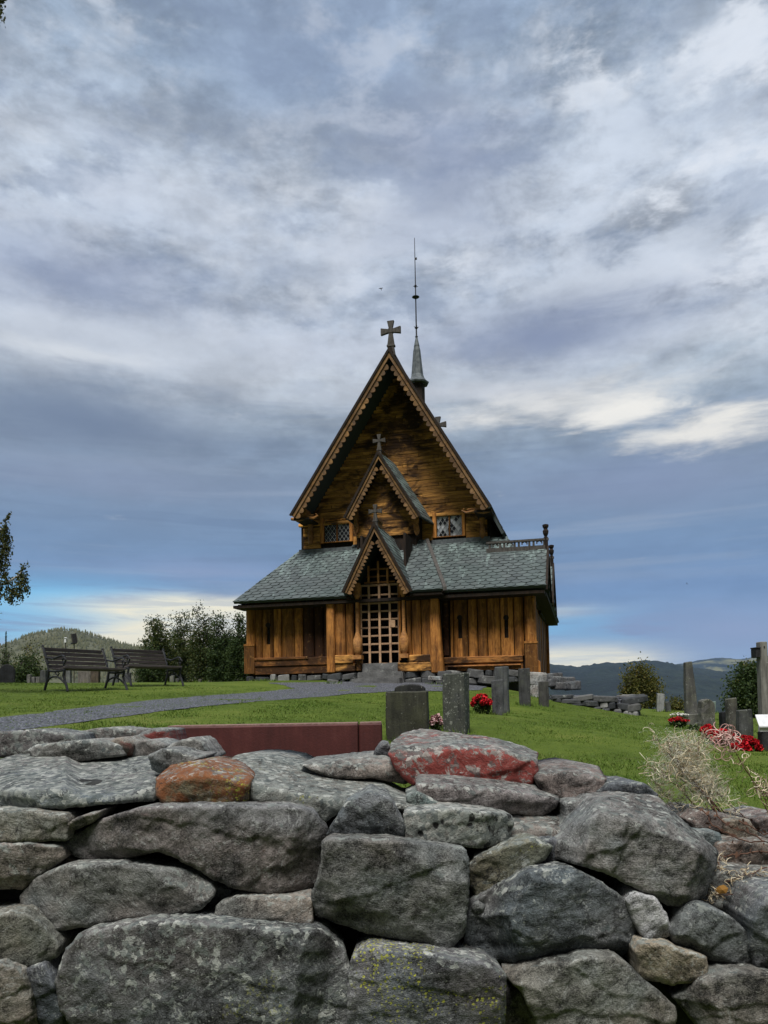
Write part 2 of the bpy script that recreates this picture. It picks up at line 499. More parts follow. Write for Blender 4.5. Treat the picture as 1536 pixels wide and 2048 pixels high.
draped("gravel_path", [(-160, 1452), (0, 1437), (100, 1425), (250, 1406), (400, 1393), (500, 1386), (560, 1381), (592, 1377), (560, 1370), (540, 1366), (700, 1364), (900, 1367), (985, 1374),
                       (960, 1381), (880, 1383), (790, 1383), (700, 1388), (600, 1397), (500, 1405), (400, 1415), (300, 1427), (220, 1438), (140, 1449), (60, 1460), (-160, 1490)], M_GRAVEL)

# ------------------------------------------------------------------ hills
def m_forest(c0, c1, c2, sc):
    def fn(t, b):
        p = t.coord('Object')
        n = t.noise(p, .0035 * sc, 6, .65, .4)
        n2 = t.noise(t.scl(p, (1, 1, .35)), .045 * sc, 4, .7)
        c = t.ramp(t.step(n * .6 + n2 * .4, .32, .68), [(0, c0), (.55, c1), (1, c2)])
        t.put(b.inputs['Base Color'], c)
        bump(t, b, n2, 1.0, 12.0 / sc)
    return fn
M_HILL = material("hill_forest", m_forest((.045, .050, .028), (.085, .088, .050), (.125, .122, .070), 2.0))
M_RIDGE = material("ridge_forest", m_forest((.005, .010, .012), (.010, .019, .018), (.024, .036, .028), 1.0))
def m_moor(t, b):
    p = t.coord('Object')
    n = t.noise(t.scl(p, (1, 1, 3)), .0022, 6, .6, .6)
    c = t.ramp(t.step(n, .38, .62), [(0, (.008, .016, .020)), (.6, (.016, .028, .028)), (1, (.13, .13, .070))])
    t.put(b.inputs['Base Color'], c)
M_MOOR = material("moor", m_moor)

def hill(name, rows, dist, near, zfoot, mat, rough=6.0, spike=0.0, seed=0, n_az=260, n_d=46, power=.8):
    """a ridge whose crest runs through the given (column, row) points at distance dist, falling towards the viewer"""
    px = np.linspace(rows[0][0], rows[-1][0], n_az)
    py = np.interp(px, [r[0] for r in rows], [r[1] for r in rows])
    V = []
    fr = np.r_[np.linspace(near / dist, 1, n_d), [1.04, 1.12, 1.3]]
    for i in range(n_az):
        c = at(px[i], py[i], dist)
        az = math.atan2(c.x, c.y); rad = math.hypot(c.x, c.y)
        for j, q in enumerate(fr):
            r = rad * q
            x, y = r * math.sin(az), r * math.cos(az)
            s = (q - fr[0]) / (1 - fr[0])
            if q > 1: z = c.z - (q - 1) * rad * .25
            else:
                z = zfoot + (c.z - zfoot) * (s ** power)
                z += rough * noise.fractal(Vector((x / (90 + rough * 6), y / (90 + rough * 6), seed)), .8, 2.1, 5) * min(1, s * 3) * (1 - .75 * s ** 8)
            if spike and q > .9: z += spike * abs(noise.noise(Vector((x / 6.0, y / 6.0, seed + 3))))
            V.append((x, y, z))
    m = len(fr)
    i = np.arange(n_az - 1)[:, None] * m + np.arange(m - 1)[None, :]
    Fc = np.stack([i, i + m, i + m + 1, i + 1], -1).reshape(-1, 4)
    o = mesh_np(name, V, Fc, mat, smooth=True)
    return tag(o, kind='structure')
LH_ROWS = [(-420, 1336), (-200, 1316), (-60, 1304), (0, 1294), (20, 1288), (60, 1272), (100, 1263), (130, 1261), (170, 1268), (220, 1284), (260, 1293), (330, 1300), (420, 1305), (520, 1311), (700, 1332), (900, 1362)]
left_hill = hill("hill", LH_ROWS, 1300, 420, -45, M_HILL, 9, 0, 1)
hill("ridge", [(760, 1345), (900, 1334), (1050, 1327), (1110, 1331), (1160, 1336), (1210, 1328), (1290, 1323), (1340, 1327), (1400, 1338), (1480, 1348), (1600, 1352), (1760, 1348), (1980, 1330)], 3200, 900, -60, M_RIDGE, 26, 9, 5)
hill("ridge", [(1050, 1350), (1290, 1336), (1370, 1325), (1430, 1317), (1470, 1319), (1500, 1315), (1536, 1311), (1640, 1308), (1800, 1322), (2000, 1330)], 6200, 3600, -60, M_MOOR, 45, 0, 9)

def m_conifer(t, b):
    i = t.island()
    c = t.ramp(i, [(0, (.060, .066, .040)), (.5, (.075, .080, .047)), (.85, (.090, .092, .054)), (1, (.105, .102, .058))])
    t.put(b.inputs['Base Color'], c)
    b.inputs['Roughness'].default_value = 1; b.inputs['Specular IOR Level'].default_value = 0
M_CONIFER = material("conifer_mass", m_conifer)
def build_forest():
    rng = random.Random(4)
    me = left_hill.data
    V = []; Fs = []
    co = np.array([v.co for v in me.vertices]).reshape(260, 49, 3)
    for _ in range(8500):
        i = rng.uniform(25, 225); j = rng.uniform(14, 46.4) if rng.random() < .8 else rng.uniform(43, 46.6)
        i0, j0 = int(i), int(j); a, c = i - i0, j - j0
        p = (co[i0, j0] * (1 - a) + co[i0 + 1, j0] * a) * (1 - c) + (co[i0, j0 + 1] * (1 - a) + co[i0 + 1, j0 + 1] * a) * c
        h = rng.uniform(4, 7.5) * (1.25 if rng.random() < .1 else 1); w = h * rng.uniform(.16, .27)
        ph = rng.random() * 6
        n = len(V); k = 5
        V.append((p[0], p[1], p[2] + h))
        for q in range(k): V.append((p[0] + w * math.cos(ph + q * 6.283 / k), p[1] + w * math.sin(ph + q * 6.283 / k), p[2] + h * .10))
        for q in range(k): Fs.append((n, n + 1 + q, n + 1 + (q + 1) % k))
    o = mesh_np("forest", V, Fs, M_CONIFER)
    tag(o, "far conifer forest covering the rounded hill beyond the benches", kind='stuff')
build_forest()
# ------------------------------------------------------------------ dry stone wall in front
def m_stone(t, b):
    p = t.vmath('ADD', t.coord('Object'), t.vmath('SCALE', (13.1, 7.7, 3.3), scale=t.orand() * 9.0))
    nx, ny, nz = t.sep(t.normal())
    tint = t.attr('tint', 'Color')
    lich, dark, red, yel = (t.attr(k) for k in ('lichen', 'pits', 'rust', 'moss'))
    big = t.noise(p, 4.5, 6, .6, .5)
    mid = t.noise(p, 22, 6, .68, .4)
    fin = t.noise(p, 120, 4, .72)
    grain = t.voro(p, 260, out=0)
    cry = t.noise(t.vmath('ADD', p, (3, 8, 5)), 240, 2, .8)
    tilt = t.orand() * 2.2 - 1.1
    px_, py_, pz_ = t.sep(p)
    strat = t.noise(t.comb(px_ * 1.5, py_ * 3.0, (pz_ + px_ * tilt) * 15.0), 3.2, 6, .66, .4)
    k = .30 + t.step(big, .30, .68) * .55 + t.step(mid, .36, .62) * .55 + (fin - .5) * 1.5 + (grain - .5) * .35 + (strat - .5) * .85
    c = t.vmath('SCALE', tint, scale=t.math('MAXIMUM', (k + (cry - .5) * 1.5) * .80 - .14, .06))
    # warm and cool drift inside one stone
    c = t.mix(t.step(t.noise(t.vmath('ADD', p, (4, 9, 2)), 3.0, 3, .5), .40, .68) * .42, c, t.vmath('MULTIPLY', c, (1.25, .92, .78)))
    c = t.mix(t.step(t.noise(t.vmath('ADD', p, (14, 1, 7)), 3.6, 3, .5), .5, .72) * .5, c, t.vmath('MULTIPLY', c, (.80, 1.02, 1.14)))
    # pale veins and scratches
    vein = t.math('ABSOLUTE', t.noise(t.vmath('ADD', p, (2, 5, 9)), 7, 5, .6, 1.6) - .5)
    c = t.mix((1.0 - t.step(vein, .0, .022)) * .55 * t.step(big, .40, .56) * t.step(fin, .35, .6), c, (.30, .31, .30))
    # rust / red
    rn = t.step(t.noise(t.vmath('ADD', p, (6, 3, 1)), 9, 6, .7, .4) + (red - .5) * .9 - t.step(nz, .15, .75) * t.attr('rustdown'), .42, .60)
    c = t.mix(rn * t.math('MINIMUM', red * 1.6, 1.0), c, t.vmath('MULTIPLY', t.attr('rusttint', 'Color'), t.comb(.6 + mid * .8, .6 + mid * .8, .6 + mid * .8)))
    # crustose lichen: pale angular patches, more on faces turned up
    cell = t.voro(t.vmath('ADD', p, t.vmath('SCALE', t.vmath('SUBTRACT', X(t, t.noise(p, 30, 3, .6, 0, 1).o), (.5, .5, .5)), scale=.035)), 62, out=1)
    ch = t.sep(cell)
    lm = t.step(t.noise(p, 13, 7, .72, .6) + nz * .20 + (lich - .5) * .50, .52, .58)
    pal = t.ramp(ch[0], [(0, (.055, .068, .068)), (.35, (.13, .145, .135)), (.7, (.21, .225, .205)), (1, (.36, .37, .34))])
    sel = t.step(ch[1] + (lich - .5) * .5, .45, .55)
    c = t.mix(lm * t.math('MAXIMUM', sel, t.step(fin, .52, .60) * .7) * (.45 + mid * .6), c, pal)
    # small bright specks
    s = t.voro(p, 95, out=0); sc = t.sep(t.voro(p, 95, out=1))
    c = t.mix((1.0 - t.step(s, .10, .34)) * t.step(sc[0] + lich * .2, .86, .95) * t.step(fin, .4, .6) * .6, c, (.32, .34, .29))
    # moss-yellow map lichen
    yn = t.step(t.noise(t.vmath('ADD', p, (8, 8, 8)), 5.0, 5, .6, .5) + (yel - .5) * .14, .56, .64)
    yw = t.vmath('ADD', p, t.vmath('SCALE', X(t, t.noise(p, 60, 3, .7, 0, 1).o), scale=.016)); yv = t.voro(yw, 105, out=0); yc = t.sep(t.voro(yw, 105, out=1))
    c = t.mix(yn * (1.0 - t.step(yv + (fin - .5) * .6 + yc[1] * .22, .30, .62)) * t.step(yc[0], .34, .42) * t.math('MINIMUM', yel * 1.5, 1.0), c, t.mix(ch[2], (.20, .21, .035), (.36, .36, .05)))
    # black pits
    dv = t.voro(t.vmath('ADD', p, t.scl(X(t, t.noise(p, 20, 2, .5, 0, 1).o), .03)), 26, out=0); dc = t.sep(t.voro(p, 26, out=1))
    pit = (1.0 - t.step(dv + (fin - .5) * .3, .24, .36)) * t.step(dark, .1, .5) * t.step(t.noise(t.vmath('ADD', p, (1, 1, 4)), 12, 3, .5), .40, .50)
    c = t.mix(pit, c, (.012, .012, .012))
    # hairline cracks
    cw_ = t.vmath('ADD', t.comb(px_ * .7, py_, pz_ * 1.2), t.vmath('SCALE', X(t, t.noise(p, 9, 4, .6, 0, 1).o), scale=.16))
    ce = t.voro(cw_, 6.5, feature='DISTANCE_TO_EDGE')
    c = t.mix((1.0 - t.step(ce, .003, .014)) * t.step(t.noise(t.vmath('ADD', p, (7, 7, 1)), 5, 3, .5), .48, .60) * .8, c, (.018, .018, .018))
    # worn, paler arrises
    pt = X(t, t.new('ShaderNodeNewGeometry').outputs['Pointiness'])
    c = t.mix(t.step(pt, .515, .58) * .40, c, t.vmath('ADD', t.vmath('SCALE', c, scale=1.5), (.035, .036, .036)))
    # darker where the mid noise runs low
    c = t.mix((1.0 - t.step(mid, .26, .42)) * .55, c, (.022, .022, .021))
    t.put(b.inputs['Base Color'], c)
    b.inputs['Roughness'].default_value = .82; b.inputs['Specular IOR Level'].default_value = .22
    bump(t, b, big * .25 + mid * .42 + fin * .34 + strat * .35 + lm * sel * .04 - pit * .5 + grain * .10, .75, .018)
M_STONE = material("field_stone", m_stone)

def resample(poly, step):
    out = []
    for a, c in zip(poly, poly[1:] + poly[:1]):
        L = math.hypot(c[0] - a[0], c[1] - a[1]); k = max(1, round(L / step))
        out += [(a[0] + (c[0] - a[0]) * j / k, a[1] + (c[1] - a[1]) * j / k) for j in range(k)]
    return out
def soften(poly, it=1, q=.22):
    for _ in range(it):
        o = []
        for a, c in zip(poly, poly[1:] + poly[:1]):
            o.append((a[0] + (c[0] - a[0]) * q, a[1] + (c[1] - a[1]) * q)); o.append((a[0] + (c[0] - a[0]) * (1 - q), a[1] + (c[1] - a[1]) * (1 - q)))
        poly = o
    return poly

def rock_from_outline(name, poly, d0, parent, tint, crease=None, slope=.007, thick=.30, lichen=.3, pits=0, rust=0, rusttint=(.25, .08, .03), moss=0, seed=0, step=3.8, amp=1.0, rnd=None, facets=5, lean=0.0, label=None, skew=0.0, rustdown=.32):
    """a field stone: the outline is its silhouette, the face is split into flats, rounded at the rim and roughened; the body runs back by its thickness"""
    rng = random.Random(seed * 77 + 5)
    ring = resample(soften(poly, 1, .07), step)
    cx = sum(p[0] for p in ring) / len(ring); cy = sum(p[1] for p in ring) / len(ring)
    jit = []
    for x, y in ring:
        w = noise.noise(Vector((x * .025, y * .025, seed))) * 4.0 + noise.noise(Vector((x * .10, y * .10, seed + 9))) * 2.4 + noise.noise(Vector((x * .3, y * .3, seed + 4))) * 1.3
        l = math.hypot(x - cx, y - cy) + 1e-6
        w += 2.0; jit.append((x + (x - cx) / l * w, y + (y - cy) / l * w))
    ring = jit; n = len(ring)
    ra = np.array(ring)
    xs = np.arange(ra[:, 0].min(), ra[:, 0].max(), step); ys = np.arange(ra[:, 1].min(), ra[:, 1].max(), step)
    GX, GY = np.meshgrid(xs, ys)
    g = np.c_[GX.ravel(), GY.ravel()] + np.random.RandomState(seed).uniform(-1.2, 1.2, (GX.size, 2))
    # vectorised inside + rim distance
    a = ra; c = np.roll(ra, -1, 0)
    ins = np.zeros(len(g), bool)
    for (x1, y1), (x2, y2) in zip(a, c):
        if y1 == y2: continue
        hit = ((y1 > g[:, 1]) != (y2 > g[:, 1])) & (g[:, 0] < (x2 - x1) * (g[:, 1] - y1) / (y2 - y1) + x1)
        ins ^= hit
    g = g[ins]
    def rim(q):
        dmin = np.full(len(q), 1e9)
        for p1, p2 in zip(a, c):
            v = p2 - p1; L2 = (v ** 2).sum() + 1e-9
            tt = np.clip(((q - p1) @ v) / L2, 0, 1)
            dmin = np.minimum(dmin, np.hypot(*(q - (p1 + tt[:, None] * v)).T))
        return dmin
    g = g[rim(g) > step * .55]
    allp = [Vector(p) for p in ring] + [Vector(p) for p in g]
    v2, _, tris, *_ = delaunay_2d_cdt(allp, [(i, (i + 1) % n) for i in range(n)], [], 1, 1e-6)
    v2 = np.array([[p.x, p.y] for p in v2])
    mpp = d0 / F_PX
    e = rim(v2) * mpp
    size = min(np.ptp(ra[:, 0]), np.ptp(ra[:, 1])) * mpp
    rr = min(.015, size * .09)
    tq = np.clip(e / rr, 0, 1)
    depth = rr * .9 * (1 - np.sqrt(np.clip(1 - (1 - tq) ** 2, 0, 1)))
    # flats: the face is the deepest of a few tilted planes
    fl = np.zeros(len(v2))
    X0 = (v2[:, 0] - cx) * mpp; Y0 = (v2[:, 1] - cy) * mpp
    # each flat starts at a straight break line some way out from the middle and falls back behind it
    th0 = rng.uniform(0, 6.28)
    for k in range(facets):
        th = th0 + k * 6.283 / facets + rng.uniform(-.35, .35); s_ = rng.choice([.12, .25, .45, .9])
        pr = X0 * math.cos(th) + Y0 * math.sin(th)
        pr = pr + .004 * np.sin(X0 * 60 + k) + .003 * np.sin(Y0 * 95 + 2 * k)
        fl = np.maximum(fl, s_ * (pr - pr.max() * rng.uniform(.30, .92)))
    depth += np.minimum(fl, .07) * amp
    # broken ledges: thin layers split off along cleavage lines
    for k in range(2):
        th = rng.choice([1.57, 1.57, 1.2, 1.9, .2]) + rng.uniform(-.25, .25)
        pr = X0 * math.cos(th) + Y0 * math.sin(th)
        wob = np.array([noise.noise(Vector((a_ * 9, b_ * 9, seed + k * 3.7))) for a_, b_ in zip(X0, Y0)]) * .035 + np.array([noise.noise(Vector((a_ * 34, b_ * 34, seed + k))) for a_, b_ in zip(X0, Y0)]) * .010
        at_ = rng.uniform(-.35, .75) * pr.max()
        depth += np.clip((pr + wob - at_) / .006, 0, 1) * rng.uniform(.002, .007) * amp
    depth += X0 * rng.uniform(-.10, .10) + Y0 * rng.uniform(-.08, .12)
    depth += lean * (-Y0) + skew * X0
    if crease is not None:
        yc = np.interp(v2[:, 0], [p[0] for p in crease], [p[1] for p in crease])
        up = yc - v2[:, 1]
        depth += np.where(up > 0, up, 0) * slope + .010 * np.exp(-(up / 7.0) ** 2)
    V = []
    for (x, y), dd in zip(v2, depth):
        p = at(x, y, d0 + dd)
        q = p * 1.0
        h = noise.fractal(q * 8 + Vector((seed, 0, 0)), .9, 2.1, 3) * .0035 + (noise.voronoi(q * 13 + Vector((0, seed, 0)))[0][0]) * .006 + noise.fractal(q * 40 + Vector((0, seed, 0)), .8, 2.2, 3) * .0022
        p += cF * h * amp * 1.15
        V.append(p)
    Fs = [tuple(t_) for t_ in tris]
    # rim -> back
    nb = len(V); cen = at(cx, cy, d0 + thick * .6)
    used = list(range(n))
    for i in used:
        p = V[i]; sh = (cen - p) * .10
        V.append(p + Vector((sh.x, thick, sh.z)))
    for i in range(n): Fs.append((i, (i + 1) % n, nb + (i + 1) % n)); Fs.append((i, nb + (i + 1) % n, nb + i))
    bc = len(V); V.append(cen + Vector((0, thick * .75, 0)))
    for i in range(n): Fs.append((nb + i, nb + (i + 1) % n, bc))
    loc = at(cx, cy, d0)
    me = bpy.data.meshes.new(name)
    me.from_pydata([tuple(p - loc) for p in V], [], Fs)
    bm = bmesh.new(); bm.from_mesh(me); bmesh.ops.recalc_face_normals(bm, faces=bm.faces)
    for f in bm.faces: f.smooth = True
    bm.to_mesh(me); bm.free()
    me.materials.append(M_STONE)
    o = bpy.data.objects.new(name, me); COL.objects.link(o)
    o.location = loc
    if parent: o.parent = parent
    o['tint'] = [float(x) for x in tint]; o['lichen'] = float(lichen); o['pits'] = float(pits); o['rust'] = float(rust)
    o['rusttint'] = [float(x) for x in rusttint]; o['moss'] = float(moss); o['rustdown'] = float(rustdown)
    if label: o['label'] = label
    return o

wall = empty("dry_stone_wall", (0, 2.4, 0), 0, "rough grey dry stone wall filling the foreground below the church", "stone wall")
wall_inv = Matrix.Translation((0, -2.4, 0))
G1, G2, G3, G4 = (.175, .178, .172), (.13, .136, .14), (.21, .205, .19), (.095, .105, .117)
WARM = (.20, .175, .145)
WALL_STONES = [
 # back of the wall top, seen over the crest
 dict(p=[(-60, 1480), (-20, 1466), (60, 1461), (150, 1468), (158, 1500), (60, 1514), (-60, 1516)], d=3.05, t=G2, lichen=.55),
 dict(p=[(75, 1474), (200, 1457), (335, 1461), (340, 1492), (215, 1496), (140, 1494)], d=3.35, t=G1, lichen=.6),
 dict(p=[(272, 1472), (300, 1460), (338, 1457), (345, 1494), (300, 1494), (270, 1490)], d=3.3, t=G1, rust=.6, rusttint=(.13, .025, .02), label="grey and dark red stone at the end of the red slab"),
 dict(p=[(54, 1502), (75, 1489), (180, 1481), (238, 1490), (250, 1512), (150, 1522), (80, 1524)], d=2.95, t=G3, lichen=.6, rust=.25, rusttint=(.14, .09, .05)),
 dict(p=[(213, 1488), (240, 1476), (266, 1488), (266, 1512), (236, 1512)], d=3.0, t=WARM, rust=.5, rusttint=(.12, .035, .03)),
 dict(p=[(252, 1488), (300, 1480), (332, 1492), (332, 1514), (258, 1516)], d=3.02, t=G1),
 dict(p=[(318, 1505), (345, 1488), (378, 1477), (394, 1480), (424, 1518), (400, 1532), (336, 1528)], d=2.85, t=G3, lichen=.4),
 dict(p=[(598, 1528), (690, 1519), (768, 1513), (792, 1526), (834, 1558), (806, 1568), (740, 1556), (676, 1556), (640, 1548)], d=2.75, t=G3, lichen=.45, crease=[(600, 1532), (700, 1530), (790, 1528)], thick=.4),
 dict(p=[(746, 1506), (764, 1488), (778, 1490), (782, 1526), (746, 1526)], d=2.95, t=G4),
 dict(p=[(778, 1510), (786, 1484), (808, 1466), (842, 1459), (930, 1470), (1000, 1480), (1050, 1493), (1076, 1506), (1074, 1545), (1060, 1572), (1000, 1570), (930, 1566), (850, 1574), (826, 1572), (790, 1540)], d=2.72, t=(.20, .19, .18), lichen=.62, rust=.78, rusttint=(.20, .045, .038), crease=[(780, 1494), (900, 1490), (1000, 1500), (1076, 1520)], slope=.012, thick=.35, label="long brick red stone with a pale weathered top"),
 dict(p=[(1074, 1560), (1092, 1531), (1150, 1526), (1196, 1534), (1213, 1558), (1204, 1606), (1175, 1618), (1130, 1606), (1084, 1590)], d=2.66, t=(.20, .165, .15), lichen=.35, rust=.35, rusttint=(.18, .085, .08), crease=[(1074, 1548), (1150, 1544), (1213, 1556)], slope=.016, thick=.3),
 dict(p=[(1196, 1584), (1228, 1567), (1290, 1568), (1318, 1592), (1250, 1612), (1210, 1612)], d=2.62, t=G4, lichen=.2),
 dict(p=[(840, 1600), (832, 1560), (848, 1530), (900, 1534), (1030, 1547), (1085, 1564), (1120, 1592), (1112, 1614), (1084, 1634), (1000, 1628), (895, 1628), (860, 1612)], d=2.52, t=(.215, .195, .19), lichen=.42, crease=[(830, 1568), (900, 1570), (1000, 1580), (1080, 1592), (1120, 1598)], slope=.010, thick=.3, rust=.2, rusttint=(.20, .10, .10)),
 dict(p=[(1128, 1606), (1170, 1602), (1200, 1606), (1188, 1660), (1160, 1676), (1136, 1650)], d=2.52, t=G1),
 dict(p=[(812, 1596), (836, 1582), (890, 1616), (880, 1632), (824, 1634)], d=2.50, t=(.15, .18, .165), lichen=.5),
 dict(p=[(920, 1622), (962, 1604), (1050, 1613), (1120, 1636), (1148, 1646), (1136, 1672), (1080, 1696), (1010, 1700), (960, 1690)], d=2.46, t=G3, lichen=.5, crease=[(920, 1650), (1000, 1650), (1148, 1662)], slope=.006),
 # crest stones
 dict(p=[(-60, 1532), (0, 1518), (60, 1505), (150, 1511), (250, 1501), (299, 1500), (305, 1540), (313, 1578), (306, 1602), (250, 1606), (170, 1611), (90, 1618), (40, 1621), (-60, 1610)], d=2.40, t=(.155, .165, .17), lichen=.95, crease=[(-60, 1582), (60, 1580), (130, 1576), (160, 1592), (230, 1590), (313, 1574)], slope=.0085, thick=.4, label="broad slab mottled with pale lichen at the left end of the crest"),
 dict(p=[(297, 1510), (330, 1498), (405, 1516), (372, 1534), (318, 1548), (302, 1540)], d=2.62, t=G1, lichen=.3),
 dict(p=[(312, 1556), (344, 1531), (400, 1521), (462, 1526), (500, 1552), (493, 1608), (400, 1612), (330, 1610), (313, 1594)], d=2.42, t=(.15, .13, .08), rust=.52, rustdown=-.45, rusttint=(.17, .058, .020), moss=.7, lichen=.35, crease=[(312, 1560), (400, 1545), (500, 1560)], slope=.007, label="rust orange stone speckled with lichen on the wall crest"),
 dict(p=[(445, 1532), (480, 1508), (550, 1509), (590, 1519), (640, 1545), (700, 1550), (760, 1560), (800, 1590), (832, 1606), (816, 1630), (742, 1606), (690, 1614), (650, 1646), (610, 1618), (560, 1612), (498, 1606), (492, 1556)], d=2.44, t=(.20, .205, .185), lichen=.75, crease=[(445, 1560), (500, 1566), (590, 1586), (690, 1600), (830, 1612)], slope=.008, thick=.4, moss=.25, label="long sloping grey stone, lichen covered, beside the rust orange one"),
 dict(p=[(652, 1672), (676, 1632), (692, 1608), (740, 1582), (780, 1600), (806, 1640), (808, 1676), (760, 1674), (700, 1674)], d=2.33, t=(.13, .145, .155), lichen=.4, rnd=.05, label="dark triangular stone standing on the wall's middle course"),
 dict(p=[(808, 1624), (900, 1617), (1022, 1630), (1028, 1646), (1012, 1690), (960, 1697), (900, 1690), (808, 1682)], d=2.33, t=(.30, .30, .275), lichen=.9, pits=1.0, rnd=.03, label="pale stone riddled with black holes"),
 dict(p=[(942, 1732), (956, 1714), (1020, 1690), (1068, 1676), (1104, 1694), (1090, 1722), (1040, 1752), (992, 1792), (956, 1796), (942, 1776)], d=2.32, t=(.145, .15, .115), moss=.6, lichen=.5, label="mossy olive stone wedged beside the big grey block"),
 dict(p=[(1060, 1682), (1150, 1680), (1128, 1716), (1050, 1752), (1030, 1764), (1060, 1720)], d=2.38, t=G4),
 dict(p=[(1112, 1690), (1160, 1640), (1197, 1604), (1240, 1589), (1322, 1597), (1342, 1622), (1400, 1670), (1434, 1702), (1434, 1732), (1411, 1790), (1380, 1816), (1338, 1812), (1280, 1782), (1216, 1746), (1140, 1726), (1112, 1716)], d=2.24, t=(.185, .185, .178), lichen=.35, crease=[(1112, 1672), (1197, 1628), (1340, 1640), (1434, 1730)], slope=.004, thick=.42, facets=8, amp=1.5, label="huge rough grey boulder at the right end of the crest"),
 # middle course
 dict(p=[(-70, 1622), (0, 1620), (60, 1621), (130, 1628), (136, 1650), (132, 1682), (60, 1683), (-70, 1686)], d=2.36, t=(.18, .18, .155), lichen=.4),
 dict(p=[(-70, 1690), (0, 1688), (60, 1686), (122, 1690), (136, 1712), (96, 1742), (52, 1772), (40, 1779), (-70, 1778)], d=2.35, t=G3, lichen=.5),
 dict(p=[(132, 1652), (146, 1640), (200, 1622), (196, 1636), (152, 1660), (138, 1658)], d=2.35, t=(.24, .23, .21), step=3),
 dict(p=[(132, 1692), (150, 1668), (200, 1640), (280, 1615), (400, 1611), (500, 1612), (580, 1610), (626, 1624), (656, 1660), (650, 1720), (642, 1768), (604, 1784), (540, 1790), (462, 1776), (402, 1746), (352, 1716), (316, 1704), (240, 1722), (184, 1726), (146, 1712)], d=2.30, t=(.15, .15, .15), rust=.28, rusttint=(.14, .075, .065), lichen=.25, facets=8, amp=1.4, label="longest dark stone of the wall, brownish at its middle"),
 dict(p=[(44, 1764), (120, 1716), (210, 1728), (210, 1742), (120, 1740), (70, 1762)], d=2.42, t=WARM),
 dict(p=[(40, 1792), (70, 1756), (130, 1731), (240, 1729), (380, 1740), (421, 1764), (427, 1790), (402, 1821), (330, 1836), (220, 1846), (110, 1863), (70, 1846), (44, 1816)], d=2.29, t=(.155, .158, .15), lichen=.4, facets=6),
 dict(p=[(418, 1772), (480, 1784), (470, 1800), (440, 1808), (426, 1822), (410, 1820)], d=2.4, t=G2),
 dict(p=[(426, 1842), (435, 1810), (470, 1795), (540, 1797), (620, 1794), (624, 1850), (560, 1856), (470, 1856), (430, 1852)], d=2.28, t=(.21, .205, .185), lichen=.4, rnd=.035),
 dict(p=[(645, 1686), (660, 1677), (760, 1680), (880, 1690), (931, 1700), (940, 1732), (936, 1800), (926, 1870), (901, 1906), (880, 1909), (840, 1891), (760, 1872), (690, 1852), (634, 1830), (620, 1800), (635, 1760), (643, 1720)], d=2.22, t=(.165, .172, .165), lichen=.2, facets=7, amp=1.3, thick=.4, label="big squarish grey block in the middle of the wall"),
 dict(p=[(928, 1860), (945, 1800), (1000, 1765), (1080, 1740), (1150, 1738), (1212, 1770), (1252, 1800), (1277, 1840), (1276, 1880), (1240, 1916), (1140, 1931), (1020, 1926), (950, 1926), (934, 1900)], d=2.21, t=(.10, .112, .118), lichen=.3, facets=9, amp=1.5, thick=.4, label="dark blue grey oval boulder under the huge rough boulder"),
 dict(p=[(944, 1812), (956, 1803), (966, 1812), (962, 1826), (948, 1832)], d=2.3, t=G1, step=3),
 dict(p=[(1254, 1802), (1272, 1784), (1312, 1797), (1331, 1826), (1344, 1866), (1311, 1888), (1290, 1881), (1270, 1846)], d=2.24, t=(.42, .45, .47), lichen=.3, rnd=.03, label="small bluish white stone wedged between dark boulders"),
 dict(p=[(1344, 1862), (1370, 1810), (1400, 1805), (1470, 1840), (1511, 1890), (1519, 1940), (1470, 1941), (1400, 1916), (1350, 1891)], d=2.22, t=(.135, .15, .15), lichen=.2, facets=7, amp=1.4),
 dict(p=[(1498, 1902), (1504, 1842), (1536, 1790), (1610, 1776), (1610, 1960), (1530, 1966), (1514, 1940)], d=2.18, t=G2, lichen=.4),
 dict(p=[(1452, 1836), (1480, 1818), (1512, 1811), (1504, 1880), (1486, 1862)], d=2.36, t=G3),
 dict(p=[(1390, 1806), (1440, 1744), (1540, 1744), (1610, 1750), (1600, 1800), (1500, 1818), (1452, 1828), (1420, 1820)], d=2.42, t=(.15, .14, .125), lichen=.4, amp=1.5),
 dict(p=[(1272, 1902), (1280, 1886), (1340, 1890), (1376, 1905), (1416, 1914), (1418, 1950), (1380, 1966), (1340, 1968), (1280, 1956)], d=2.2, t=(.27, .235, .175), lichen=.45, rust=.35, rusttint=(.12, .07, .05), rnd=.035, label="sandy brown stone with a split end, low on the right"),
 # bottom course
 dict(p=[(-70, 1834), (0, 1828), (50, 1820), (82, 1850), (120, 1890), (112, 1916), (60, 1936), (-70, 1924)], d=2.27, t=(.19, .185, .155), lichen=.3),
 dict(p=[(-70, 1928), (0, 1925), (44, 1940), (62, 1986), (72, 2075), (-70, 2075)], d=2.22, t=(.20, .195, .17), lichen=.35),
 dict(p=[(40, 1940), (90, 1924), (108, 1962), (134, 2075), (66, 2075), (58, 1984)], d=2.26, t=(.085, .10, .115)),
 dict(p=[(110, 1962), (130, 1900), (160, 1866), (300, 1842), (430, 1850), (560, 1858), (650, 1862), (690, 1900), (703, 1960), (698, 2080), (160, 2080), (118, 2012)], d=2.17, t=(.105, .112, .115), lichen=.55, moss=.25, facets=5, thick=.4, label="largest dark slab of the bottom course, flecked with pale lichen"),
 dict(p=[(694, 1962), (706, 1915), (740, 1896), (860, 1909), (980, 1930), (1012, 1950), (1008, 2080), (698, 2080)], d=2.16, t=(.125, .135, .145), moss=1.0, lichen=.4, thick=.4, label="blue grey bottom stone with bright yellow green lichen"),
